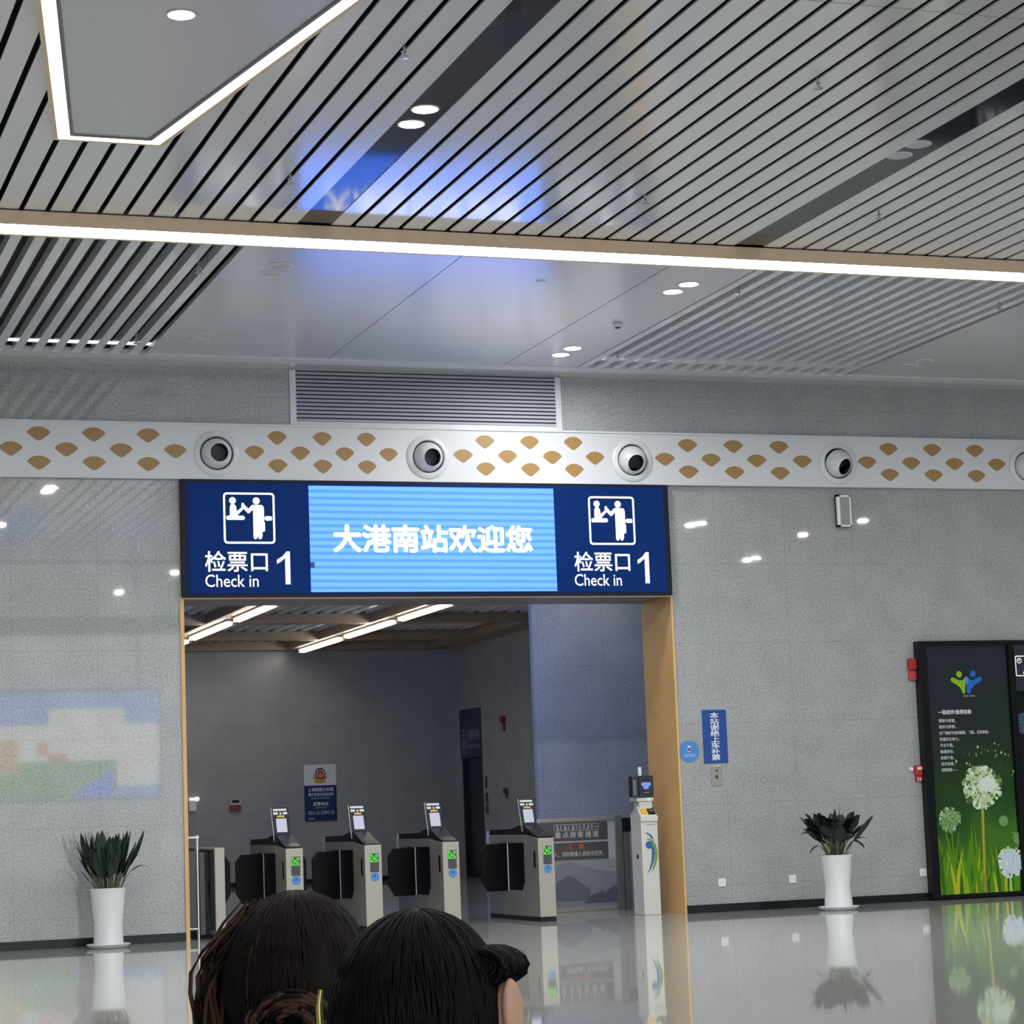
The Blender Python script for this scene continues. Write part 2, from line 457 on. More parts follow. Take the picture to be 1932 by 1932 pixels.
def sprinkler():
    t = thing('sprinkler', '', 'sprinkler', (0, 0, 0), 'ceiling sprinklers')
    MB().lathe([(0.012, 0.05), (0.012, -0.035), (0.03, -0.037), (0.012, -0.05), (0.012, -0.075)], n=10).build('head', M_steel2, t)
    MB().lathe([(0.0, -0.074), (0.034, -0.074), (0.036, -0.08), (0.0, -0.084)], n=12).build('deflector', M_steel2, t)
    return t
sp = sprinkler()
for i, (x, y, lab) in enumerate([
    (-3.757, -8.235, 'small sprinkler just above the blue glow, left of the blue lettering reflection'),
    (-3.756, -11.568, 'small sprinkler at the top, left of the left dark strip'),
    (-0.514, -11.579, 'small sprinkler at the top right between the two dark strips'),
    (-0.533, -8.246, 'small sprinkler above the light bar between the two dark strips'),
    (1.83, -8.186, 'small sprinkler right of the right dark strip above the light bar'),
    (-3.868, -4.992, 'small sprinkler among the left slats just below the light bar'),
    (-3.873, -1.623, 'small sprinkler among the left slats close to the wall'),
    (1.891, -4.984, 'small sprinkler among the right slats beside the upper lit pair'),
    (1.907, -1.535, 'small sprinkler among the right slats beside the lower lit pair'),
    (5.092, -4.901, 'small sprinkler among the right slats at the right edge of the picture')]):
    o = sp if i == 0 else copy_tree(sp)
    o.location = (x, y, ZC); o['label'] = lab
t = thing('smoke_detector', 'small round white smoke detector on the flat ceiling panel', 'smoke detector', (1.251, -3.162, ZC))
MB().lathe([(0.055, 0), (0.06, -0.02), (0.04, -0.045), (0.0, -0.05)], n=20).build('body', M_white, t, smooth=True)
MB().lathe([(0.03, -0.046), (0.03, -0.058), (0.0, -0.06)], n=16).build('sensor', M_black, t)
t = thing('ceiling_sensor', 'tiny flat white disc in the blue glow below the light bar', 'ceiling sensor', (-0.319, -4.954, ZC))
MB().lathe([(0.045, 0), (0.045, -0.008), (0, -0.01)], n=18).build('disc', M_white, t)

# interior linear lamps
for x, y0, y1, lab in [(0.57, 1.2, 3.4, 'unseen linear lamp added just behind the header, left row'), (3.62, 1.2, 3.6, 'unseen linear lamp added just behind the header, right row'), (3.62, 4.3, 6.6, 'unseen linear lamp added behind the partition, right row'),
                       (0.57, 3.8, 6.4, 'unseen linear lamp added behind the header, left row'), (0.57, 7.2, 9.9, 'unseen linear lamp added behind the header, left row, second'), (3.62, 7.2, 9.9, 'unseen linear lamp added behind the header, right row'),
                       (0.57, 10.6, 13.3, 'linear lamp inside the gate hall, left row, nearest segment'), (0.57, 14.0, 17.2, 'linear lamp inside the gate hall, left row, second segment'),
                       (0.57, 17.9, 20.9, 'linear lamp inside the gate hall, left row, last segment at the jamb'), (3.62, 10.6, 13.4, 'linear lamp inside the gate hall, right row, nearest segment'),
                       (3.62, 14.0, 17.1, 'linear lamp inside the gate hall, right row, middle segment'), (3.62, 17.7, 20.7, 'linear lamp inside the gate hall, right row, farthest segment')]:
    t = thing('tube_light', lab, 'tube light', (x, (y0 + y1) / 2, 4.855), 'linear lamps of the gate hall')
    h = (y1 - y0) / 2
    MB().box(-0.085, 0.09, -h - 0.12, h + 0.12, 0.055, 0.088).box(0.03, 0.09, -h - 0.12, h + 0.12, -0.01, 0.035).build('housing', M_beige, t)
    MB().box(-0.075, 0.02, -h, h, 0.0, 0.055).build('diffuser', mat('tube_glow', (255, 255, 255), 0.5, emit=(1, 0.95, 0.86), es=10, lamp=True), t)

# ================================================================== SIGN OVER THE GATE
t = thing('station_sign', 'long navy sign over the gateway with a blue screen reading 大港南站欢迎您', 'sign', (0, 0, 3.95))
MB().box(-3.1, 3.1, -0.10, -0.001, 0.0, 1.39).build('sign_box', M_navy_edge, t)
MB().box(-3.03, 3.03, -0.108, -0.10, 0.04, 1.36).build('face_panel', M_navy, t)
m = bpy.data.materials.new('led_screen'); m.use_nodes = True; MATS['led_screen'] = m
nt = m.node_tree; b = nt.nodes['Principled BSDF']
g = nt.nodes.new('ShaderNodeNewGeometry'); sx = nt.nodes.new('ShaderNodeSeparateXYZ'); nt.links.new(g.outputs['Position'], sx.inputs[0])
wv = math_node(nt, 'SINE', math_node(nt, 'ADD', math_node(nt, 'MULTIPLY', sx.outputs[2], 2 * pi / 0.083), math_node(nt, 'MULTIPLY', sx.outputs[0], 0.35)))
ms = math_node(nt, 'SMOOTH_MIN', math_node(nt, 'MULTIPLY_ADD', wv, 0.55, 0.75), 1.0, 0.2)
mx = nt.nodes.new('ShaderNodeMix'); mx.data_type = 'RGBA'
mx.inputs[6].default_value = (0.06, 0.30, 1.9, 1); mx.inputs[7].default_value = (0.18, 0.56, 2.6, 1)
nt.links.new(ms, mx.inputs[0]); nt.links.new(mx.outputs[2], b.inputs['Emission Color'])
b.inputs['Emission Strength'].default_value = EK
b.inputs['Base Color'].default_value = (0.01, 0.02, 0.05, 1); b.inputs['Roughness'].default_value = 0.6
scr = MB().box(-1.565, 1.55, -0.122, -0.108, 0.055, 1.33).build('screen', m, t)
put_text(MB(), '大港南站欢迎您', -1.285, 1.25, 0.525, 0.868, -0.124, bold=0.034).build('lettering', mat('lit_white_text', (255, 255, 255), emit=(1, 1, 1), es=1.1), scr)
MB().box(-1.57, -1.52, -0.14, -0.12, 0.34, 0.41).build('sensor', mat('sensor_blue', (40, 70, 150), 0.4), t)
def pictogram(x0, x1, z0, z1):
    mb = MB(); y = -0.111
    ring(mb, rrect(x0, x1, z0, z1, 0.045), rrect(x0 + 0.025, x1 - 0.025, z0 + 0.025, z1 - 0.025, 0.025), y)
    W, H = x1 - x0, z1 - z0
    def T(p): return [(x0 + u * W, z1 - v * H) for u, v in p]
    # normalised from the sign: u right, v down
    def c(u, v, r): mb.flat([(x0 + u * W + r * W * cos(2 * pi * k / 24), z1 - v * H + r * W * sin(2 * pi * k / 24)) for k in range(24)], y)
    def cap(p, q, r): mb.flat([(x0 + a * W, z1 - b * H) for a, b in capsule(p, q, r)], y)
    c(0.183, 0.158, 0.067); c(0.642, 0.162, 0.07)
    mb.flat(T([(0.15, 0.23), (0.22, 0.23), (0.25, 0.27), (0.262, 0.36), (0.27, 0.45), (0.125, 0.45), (0.125, 0.33), (0.13, 0.27)]), y)
    mb.flat(T([(0.125, 0.44), (0.27, 0.44), (0.28, 0.47), (0.11, 0.47)]), y)
    cap((0.27, 0.40), (0.36, 0.32), 0.028); cap((0.25, 0.43), (0.30, 0.375), 0.03)
    cap((0.095, 0.495), (0.375, 0.495), 0.042); mb.flat(T([(0.068, 0.455), (0.12, 0.455), (0.12, 0.537), (0.068, 0.537)]), y)
    cap((0.38, 0.225), (0.385, 0.26), 0.026); cap((0.385, 0.26), (0.49, 0.37), 0.036); cap((0.49, 0.365), (0.57, 0.28), 0.036)
    mb.flat(T([(0.56, 0.24), (0.745, 0.24), (0.775, 0.26), (0.79, 0.31), (0.79, 0.55), (0.752, 0.60), (0.75, 0.86), (0.575, 0.86), (0.575, 0.35), (0.54, 0.31)]), y)
    cap((0.612, 0.84), (0.612, 0.875), 0.037); cap((0.703, 0.84), (0.703, 0.875), 0.037)
    mb.flat(T(rrect(0.735, 0.803, 0.56, 0.765, 0.03)), y)
    cap((0.84, 0.503), (0.875, 0.503), 0.045); mb.flat(T(rrect(0.86, 0.945, 0.462, 0.545, 0.02)), y)
    return mb
for s, (px0, px1, tx0, tx1, ox0, ox1, ex0, ex1) in enumerate([(-2.604, -1.983, -2.835, -2.082, -1.972, -1.812, -2.835, -2.198), (2.010, 2.628, 1.795, 2.540, 2.64, 2.795, 1.79, 2.417)]):
    pictogram(px0, px1, 0.63, 1.24).build('pictogram', M_lit, t)
    tx = MB()
    put_text(tx, '检票口', tx0, tx1, 0.297, 0.545, -0.111, bold=0.014)
    tx.flat([(ox0 + u * (ox1 - ox0), 0.148 + v * 0.392) for u, v in ((0.62, 0), (1, 0), (1, 1), (0.74, 1), (0.45, 0.86), (0, 0.745), (0, 0.62), (0.32, 0.69), (0.62, 0.80))], -0.111)
    put_text(tx, 'Check in', ex0, ex1, 0.118, 0.266, -0.111, bold=0.008)
    tx.build('lettering', M_lit, t)
# added glowing panel, unseen behind the wall, tints the gate hall blue
t = thing('inner_blue_fill', 'added unseen blue fill panel on the inner face of the wall above the gateway', 'screen', (0, 0.95, 4.1))
MB().box(-2.6, 0.6, 0.002, 0.08, 0, 0.8).build('fill_case', M_navy_edge, t)
MB().box(-2.55, 0.55, 0.08, 0.085, 0.04, 0.76).build('screen', mat('inner_fill_glow', (0, 0, 0), emit=(0.05, 0.26, 1.0), es=30.0), t)

# ================================================================== WALL FITTINGS
dirs = [(0.06, -0.97, -0.04), (0.12, -0.97, -0.16), (0.02, -0.9, -0.36), (0.30, -0.88, -0.40), (0.1, -0.9, -0.3)]
labs = ['round white air nozzle with black mouth, at the left end of the sign', 'round white air nozzle with black mouth, above the blue screen',
        'round white air nozzle turned downward, near the right end of the sign', 'round white air nozzle turned down and right, above the wall speaker',
        'round white air nozzle cut by the right edge of the picture']
for x, d, lab in zip(NOZ, dirs, labs):
    t = thing('air_nozzle', lab, 'air nozzle', (x, -0.06, 5.66), 'jet nozzles on the white wall band')
    MB().lathe([(0.272, 0.0), (0.272, -0.012), (0.245, -0.028), (0.212, -0.034), (0.198, -0.02), (0.198, 0.0)], n=40, axis='y').build('flange', M_white, t, smooth=True)
    d = Vector(d).normalized()
    mb = MB(); rs = 0.185; pr = []
    for k in range(13):
        a = radians(36 + k * (66 / 12)); pr.append((rs * sin(a), rs * cos(a)))
    pr = [(0.1065, rs * cos(radians(36)) - 0.02)] + pr
    ball = MB().lathe(pr, n=36)
    q = Vector((0, 0, 1)).rotation_difference(d).to_matrix()
    ball.v = [tuple(q @ Vector(p) + Vector((0, 0.015, 0))) for p in ball.v]
    ball.f = [f for f in ball.f if len(f) == 4 and min(ball.v[i][1] for i in f) < 0.03]; ball.m = [0] * len(ball.f)
    ball.build('ball', M_white, t, smooth=True)
    th = MB().lathe([(0.106, 0.135), (0.104, 0.05), (0.0, 0.05)], n=30)
    th.v = [tuple(q @ Vector(p) + Vector((0, 0.015, 0))) for p in th.v]
    th.f = [f for f in th.f if len(f) == 4]; th.m = [0] * len(th.f)
    th.build('throat', mat('nozzle_dark', (16, 22, 34), 0.5), t, smooth=True)

t = thing('air_grille', 'wide grey louvred air grille above the white band', 'air grille', (0, 0, 6.02))
MB().box(-1.74, -1.665, -0.025, 0, 0, 0.68).box(1.665, 1.74, -0.025, 0, 0, 0.68).box(-1.665, 1.665, -0.025, 0, 0, 0.055).build('frame', M_white, t)
MB().box(-1.665, 1.665, -0.004, 0, 0.055, 0.68).build('backing', mat('grille_dark', (40, 46, 70), 0.8), t)
lv = MB()
for k in range(13):
    z = 0.06 + k * 0.0477
    lv.prism([(-0.028, z), (-0.022, z - 0.002), (-0.004, z + 0.030), (-0.010, z + 0.032)], 'x', -1.665, 1.665)
lv.build('louvres', mat('louvre_grey', (176, 180, 190), 0.4), t)

t = thing('wall_speaker', 'slim white column speaker under the fourth air nozzle', 'speaker', (5.56, 0, 4.83))
MB().box(-0.08, -0.045, -0.1, -0.03, 0, 0.41).box(0.095, 0.115, -0.1, -0.03, 0, 0.41).box(-0.08, 0.115, -0.1, -0.03, 0, 0.02).box(-0.08, 0.115, -0.1, -0.03, 0.39, 0.41).box(-0.08, 0.115, -0.06, -0.03, 0, 0.41).build('case', M_outlet, t)
MB().box(-0.045, 0.095, -0.098, -0.06, 0.02, 0.39).build('speaker_cloth', mat('speaker_grey', (140, 143, 146), 0.7), t)
MB().box(-0.06, 0.02, -0.03, 0, 0.15, 0.43).build('bracket', M_black, t)

t = thing('notice_sign', 'upright blue wall notice with white vertical lettering 本站谢绝上车补票', 'sign', (3.628, 0, 1.84))
MB().box(-0.165, 0.165, -0.008, 0, 0, 0.668).build('plate', M_blue, t)
put_text(MB(), '\n'.join('本站谢绝上车补票'), -0.062, 0.062, 0.035, 0.635, -0.0095, bold=0.012, line=0.95).build('lettering', M_whiteprint, t)

t = thing('round_sticker', 'round blue sticker on the wall beside the gateway jamb', 'sticker', (3.268, 0, 1.995))
MB().lathe([(0.0, -0.004), (0.136, -0.004), (0.136, 0)], n=40, axis='y').build('disc', M_disc, t)
mb = MB(); mb.flat(rrect(-0.018, 0.018, -0.005, 0.07, 0.008), -0.0055, 0); mb.flat(rrect(-0.014, 0.014, 0.002, 0.05, 0.004), -0.006, 1)
mb.flat(rrect(-0.08, 0.08, -0.07, -0.028, 0.02), -0.0055, 2)
mb.build('print', [M_whiteprint, mat('print_navy', (30, 60, 110), 0.5), mat('print_pale', (108, 156, 208), 0.5)], t)

t = thing('switch_plate', 'grey metal key switch plate below the blue notice', 'switch', (3.622, 0, 1.558))
MB().box(-0.072, 0.072, -0.012, 0, 0, 0.25).build('plate', mat('dull_steel', (150, 150, 144), 0.4, metal=0.3), t, bevel=0.003)
MB().lathe([(0.0, -0.02), (0.02, -0.02), (0.024, -0.012)], (0, 0, 0.11), n=16, axis='y').lathe([(0.0, -0.018), (0.014, -0.018), (0.016, -0.012)], (0.005, 0, 0.19), n=16, axis='y').build('key_switch', mat('dark_steel', (70, 72, 70), 0.4), t)
MB().box(-0.06, 0.06, -0.02, 0, 0.235, 0.256).build('top_clip', M_steel2, t)

for x, lab in ((3.627, 'square white wall outlet nearest the gateway, under the blue notice'), (4.6, 'square white wall outlet beside the right plant pot'), (6.462, 'square white wall outlet against the lightbox frame')):
    t = thing('wall_outlet', lab, 'outlet', (x, 0, 0.36), 'white outlets low on the right wall')
    MB().box(-0.05, 0.05, -0.012, 0, -0.05, 0.05).build('plate', M_outlet, t, bevel=0.004)
    MB().box(-0.022, -0.012, -0.0135, -0.012, -0.02, 0.02).box(0.012, 0.022, -0.0135, -0.012, -0.02, 0.02).build('socket_holes', mat('hole_grey', (205, 205, 205), 0.6), t)

t = thing('fire_alarm_sounder', 'red alarm sounder high beside the lightbox frame', 'fire alarm', (6.455, 0, 2.83))
MB().box(-0.045, 0.07, -0.07, 0, 0.135, 0.285).build('sounder', mat('dark_red', (150, 30, 32), 0.35), t, bevel=0.012)
MB().box(-0.04, 0.07, -0.035, 0, 0.0, 0.128).build('base_plate', mat('pale_red', (190, 62, 72), 0.4), t, bevel=0.006)
t = thing('fire_call_point', 'small red call point box lower beside the lightbox frame', 'fire alarm', (6.45, 0, 1.53))
MB().box(-0.035, 0.07, -0.05, 0, 0.07, 0.2).build('call_box', M_red, t, bevel=0.006)
MB().box(-0.005, 0.06, -0.053, -0.05, 0.145, 0.18).build('white_label', M_outlet, t)
MB().box(-0.025, 0.07, -0.035, 0, 0.0, 0.065).build('lower_plate', M_red, t)
MB().box(0.0, 0.012, -0.037, -0.035, 0.0, 0.05).box(0.03, 0.045, -0.037, -0.035, 0.0, 0.045).build('slots', M_outlet, t)
MB().lathe([(0.0, -0.03), (0.022, -0.03), (0.028, 0)], (-0.075, 0, 0.155), n=16, axis='y').build('indicator', M_outlet, t)

# ================================================================== LIGHTBOX POSTER AND DOORWAY
t = thing('lightbox_poster', 'tall black framed lightbox with white dandelions on green grass', 'poster', (7.24, 0, 0.02))
MB().box(-0.72, -0.605, -0.13, 0, 0, 3.31).box(0.615, 0.665, -0.13, 0, 0, 3.31).box(-0.605, 0.615, -0.13, 0, 3.25, 3.31).box(-0.605, 0.615, -0.13, 0, 0, 0.045).build('frame', M_black, t)
pm = bpy.data.materials.new('poster_print'); pm.use_nodes = True; MATS['poster_print'] = pm
nt = pm.node_tree; b = nt.nodes['Principled BSDF']
g = nt.nodes.new('ShaderNodeNewGeometry'); sx = nt.nodes.new('ShaderNodeSeparateXYZ'); nt.links.new(g.outputs['Position'], sx.inputs[0])
nz = nt.nodes.new('ShaderNodeTexNoise'); nz.inputs['Scale'].default_value = 1.6; nz.inputs['Detail'].default_value = 2
nt.links.new(g.outputs['Position'], nz.inputs['Vector'])
u = math_node(nt, 'ADD', math_node(nt, 'DIVIDE', sx.outputs[2], 3.3), math_node(nt, 'MULTIPLY', math_node(nt, 'SUBTRACT', nz.outputs[0], 0.5), 0.45))
u = math_node(nt, 'SUBTRACT', u, math_node(nt, 'MULTIPLY', math_node(nt, 'SUBTRACT', sx.outputs[0], 7.24), 0.12))
cr = nt.nodes.new('ShaderNodeValToRGB'); nt.links.new(u, cr.inputs[0])
els = [(0.02, (74, 120, 24)), (0.2, (66, 116, 30)), (0.34, (38, 78, 32)), (0.5, (34, 58, 28)), (0.66, (34, 46, 38)), (0.8, (36, 42, 52)), (1.0, (36, 40, 52))]
cr.color_ramp.elements[0].position = els[0][0]; cr.color_ramp.elements[0].color = lin(els[0][1])
cr.color_ramp.elements[1].position = els[-1][0]; cr.color_ramp.elements[1].color = lin(els[-1][1])
for p, c in els[1:-1]:
    e = cr.color_ramp.elements.new(p); e.color = lin(c)
nt.links.new(cr.outputs[0], b.inputs['Emission Color']); b.inputs['Emission Strength'].default_value = 0.62 * EK
b.inputs['Base Color'].default_value = (0.01, 0.012, 0.012, 1); b.inputs['Roughness'].default_value = 0.12; b.inputs['Specular IOR Level'].default_value = 0.08
def pcol(name, rgb, k=0.95):
    return mat(name, (6, 7, 6), 0.5, 0.06, emit=lin(rgb), es=k * 0.8)
PC = [pm, pcol('grass_deep', (52, 96, 30)), pcol('grass_mid', (84, 132, 28)), pcol('grass_bright', (128, 164, 30)), pcol('grass_yellow', (166, 172, 46)),
      pcol('fluff_pale', (176, 196, 150)), pcol('fluff_white', (206, 220, 204)), pcol('fluff_blue', (186, 200, 218)), pcol('fluff_dim', (110, 146, 92)), pcol('stem_ochre', (140, 134, 52)), pcol('fluff_shadow', (70, 104, 60))]
art = MB(); YP = -0.06
art.box(-0.605, 0.615, YP, -0.03, 0.045, 3.25, 0)
layer = [YP - 0.0005]
def lay(): layer[0] -= 0.00012; return layer[0]
rnd = random.Random(11)
def blade(x, z, h, lean, wd, mi):
    L_, R_ = [], []
    for k in range(9):
        t_ = k / 8; cx = x + lean * t_ ** 1.6; ww = wd * (1 - t_) ** 0.7 * (0.6 + 0.8 * sin(pi * min(1, t_ + 0.2)) * 0.6)
        cl = lambda q: max(-0.604, min(0.614, q))
        L_.append((cl(cx - ww / 2), z + h * t_)); R_.append((cl(cx + ww / 2), z + h * t_))
    art.flat(L_ + R_[::-1], lay(), mi)
for k in range(46):
    x = rnd.uniform(-0.6, 0.6)
    blade(x, 0.046, rnd.uniform(0.3, 0.95) * (1.1 if abs(x + 0.2) < .3 else .8), rnd.uniform(-0.16, 0.16), rnd.uniform(0.05, 0.12), rnd.choice([1, 1, 1, 2, 2, 2]))
for k in range(22):
    x = rnd.uniform(-0.58, 0.58)
    blade(x, 0.046, rnd.uniform(0.2, 0.65), rnd.uniform(-0.12, 0.14), rnd.uniform(0.03, 0.08), rnd.choice([2, 2, 3, 3, 4]))
def dandelion(cx, cz, r, cols, spikes, core):
    for k in range(spikes):
        a = rnd.uniform(0, 2 * pi); r0 = rnd.uniform(0.2, 0.8) * r; r1 = r * rnd.uniform(0.8, 1.13); da = rnd.uniform(0.05, 0.14)
        poly = [(cx + r0 * cos(a), cz + r0 * sin(a)), (cx + r1 * cos(a - da), cz + r1 * sin(a - da)), (cx + r1 * 1.04 * cos(a), cz + r1 * 1.04 * sin(a)), (cx + r1 * cos(a + da), cz + r1 * sin(a + da))]
        art.flat([(max(-0.604, min(0.614, p)), q) for p, q in poly], lay(), rnd.choice(cols))
    art.flat([(max(-0.604, min(0.614, p)), q) for p, q in circ(cx, cz, r * core, 30)], lay(), cols[0])
    for k in range(spikes):
        a = rnd.uniform(0, 2 * pi); rr = r * core * rnd.uniform(0.1, 0.95); s_ = r * rnd.uniform(0.06, 0.17)
        q0 = (cx + rr * cos(a), cz + rr * sin(a)); b_ = rnd.uniform(0, pi)
        poly = [(q0[0] + s_ * cos(b_), q0[1] + s_ * sin(b_)), (q0[0] + 0.4 * s_ * cos(b_ + 1.6), q0[1] + 0.4 * s_ * sin(b_ + 1.6)), (q0[0] - s_ * cos(b_), q0[1] - s_ * sin(b_)), (q0[0] - 0.4 * s_ * cos(b_ + 1.6), q0[1] - 0.4 * s_ * sin(b_ + 1.6))]
        art.flat([(max(-0.604, min(0.614, p)), q) for p, q in poly], lay(), rnd.choice(cols))
def stemq(x0, z0, x1, z1, wd, mi):
    art.flat([(x0 - wd / 2, z0), (x0 + wd / 2, z0), (x1 + wd / 2, z1), (x1 - wd / 2, z1)], lay(), mi)
stemq(-0.34, 0.2, -0.365, 0.95, 0.022, 2); stemq(0.08, 0.046, 0.115, 1.2, 0.045, 9); stemq(0.085, 0.3, 0.12, 1.16, 0.016, 4); stemq(0.47, 0.046, 0.455, 0.25, 0.022, 5)
dandelion(-0.375, 1.0, 0.15, [8, 8, 10, 8, 5], 70, 0.82)
art.flat(circ(0.405, 0.955, 0.07, 24), lay(), 8)
dandelion(0.60, 0.72, 0.10, [8, 2, 10], 30, 0.7)
dandelion(0.47, 0.42, 0.185, [7, 7, 6, 5], 80, 0.8)
dandelion(0.10, 1.405, 0.262, [5, 6, 6, 8, 10], 150, 0.82)
dandelion(0.16, 1.44, 0.12, [6, 7, 6], 50, 0.8)
for k in range(26):
    a = rnd.uniform(0.1, 2.6); q = rnd.uniform(0.3, 0.52); cx, cz = 0.1 + q * cos(a), 1.44 + q * sin(a) * 1.1
    if cx > 0.58 or cx < -0.3: continue
    s_ = rnd.uniform(0.008, 0.026)
    art.flat([(cx, cz + s_), (cx + s_ * .7, cz), (cx, cz - s_), (cx - s_ * .7, cz)], lay(), rnd.choice([5, 8, 10]))
art.build('artwork', PC, t)
pl = MB()
gl = [(-0.215, 2.868, -0.105, 2.84)]
def F(p, mi, dy=0): pl.flat(p, -0.0625 - dy, mi)
# emblem: a green and a blue figure side by side
F(circ(-0.103, 2.874, 0.042), 0); F(circ(0.103, 2.877, 0.042), 1)
F([(-0.235, 2.80), (-0.225, 2.83), (-0.195, 2.835), (-0.11, 2.795), (-0.06, 2.795), (-0.005, 2.845), (0.0, 2.78), (-0.02, 2.735), (-0.035, 2.62), (-0.06, 2.62), (-0.10, 2.70), (-0.16, 2.745), (-0.215, 2.775)], 0)
F([(0.235, 2.805), (0.225, 2.835), (0.195, 2.84), (0.11, 2.80), (0.06, 2.80), (0.0, 2.85), (-0.02, 2.79), (-0.03, 2.75), (0.0, 2.735), (-0.01, 2.66), (0.01, 2.62), (0.045, 2.62), (0.06, 2.67), (0.10, 2.72), (0.16, 2.755), (0.215, 2.78)], 1, 0.0004)
F([(0.0, 2.85), (-0.028, 2.815), (-0.03, 2.76), (0.0, 2.745), (0.028, 2.77), (0.028, 2.82)], 2, 0.0008)
pl.build('emblem', [pcol('emblem_green', (136, 178, 40)), pcol('emblem_blue', (40, 104, 186)), pcol('emblem_overlap', (92, 132, 190))], t)
tx = MB()
def PT(s, x0, x1, z, h, bold=0.015): put_text(tx, s, x0, x1, z - h / 2, z + h / 2, -0.0625, bold=bold)
PT('一路相伴', -0.075, 0.015, 2.59, 0.018, 0.0); PT('值得信赖', 0.03, 0.115, 2.59, 0.018, 0.0)
PT('一路相伴/值得信赖', -0.45, 0.045, 2.385, 0.062, 0.03)
for s, xw, z in (('理想与希望，', 0.25, 2.275), ('现实与梦想，', 0.25, 2.195), ('在广阔的天地间翱翔、飞翔、无所牵挂，', 0.74, 2.115), ('旺盛的生命力，', 0.29, 2.035), ('不忘不惧，', 0.2, 1.955), ('随遇而安，', 0.2, 1.875), ('自强不息，', 0.2, 1.795), ('花开四季，', 0.2, 1.715), ('信赖如期——', 0.235, 1.64)):
    PT(s, -0.45, -0.45 + xw, z, 0.047, 0.012)
tx.build('lettering', pcol('poster_text', (196, 200, 206)), t)

struct(MB().box(7.91, 7.96, -0.10, 0.0, 0.0, 3.33).box(7.96, 9.9, -0.10, 0.0, 3.27, 3.33).box(9.9, 10.0, -0.1, 0, 0, 3.33)
       .box(7.96, 9.9, -0.09, 0.0, 2.62, 2.66).box(7.96, 9.9, -0.03, 0.0, 0, 2.62, 1).build('door_1', [M_black, M_glassblk]))
t = thing('waiting_room_sign', 'dark sign over the right doorway with white clock and seated figures', 'sign', (8.9, 0, 2.66))
MB().box(-0.935, 0.99, -0.085, 0, 0, 0.61).build('sign_board', mat('sign_board_navy', (30, 36, 52), 0.35), t)
mb = MB(); y = -0.087
ring(mb, rrect(-0.925, -0.30, 0.195, 0.465, 0.02), rrect(-0.913, -0.312, 0.207, 0.453, 0.012), y)
ring(mb, circ(-0.862, 0.40, 0.036), circ(-0.862, 0.40, 0.027), y)
mb.flat([(-0.867, 0.40), (-0.857, 0.40), (-0.857, 0.42), (-0.867, 0.42)], y); mb.flat([(-0.88, 0.395), (-0.857, 0.395), (-0.857, 0.405), (-0.88, 0.405)], y)
for dx in (0, 0.2, 0.4):
    mb.flat(circ(-0.735 + dx, 0.415, 0.02), y)
    for p, q, r in (((-0.765, 0.37), (-0.755, 0.30), 0.018), ((-0.755, 0.30), (-0.705, 0.30), 0.017), ((-0.705, 0.30), (-0.70, 0.235), 0.015), ((-0.765, 0.30), (-0.80, 0.235), 0.013), ((-0.76, 0.36), (-0.72, 0.32), 0.011)):
        mb.flat(capsule((p[0] + dx, p[1]), (q[0] + dx, q[1]), r), y)
mb.build('pictogram', M_lit, t)
t = thing('door_sticker', 'round slate blue sticker on the dark glass of the right doorway', 'sticker', (8.083, -0.03, 2.235))
MB().lathe([(0.0, -0.004), (0.14, -0.004), (0.14, 0)], n=36, axis='y').build('disc', mat('slate_blue', (52, 74, 98), 0.4), t)
mb = MB(); put_text(mb, '小心玻璃', -0.08, 0.08, -0.09, -0.055, -0.0055); mb.flat(rrect(-0.08, 0.08, 0.015, 0.022, 0.002), -0.0055)
mb.build('print', mat('pale_slate', (96, 118, 140), 0.5), t)

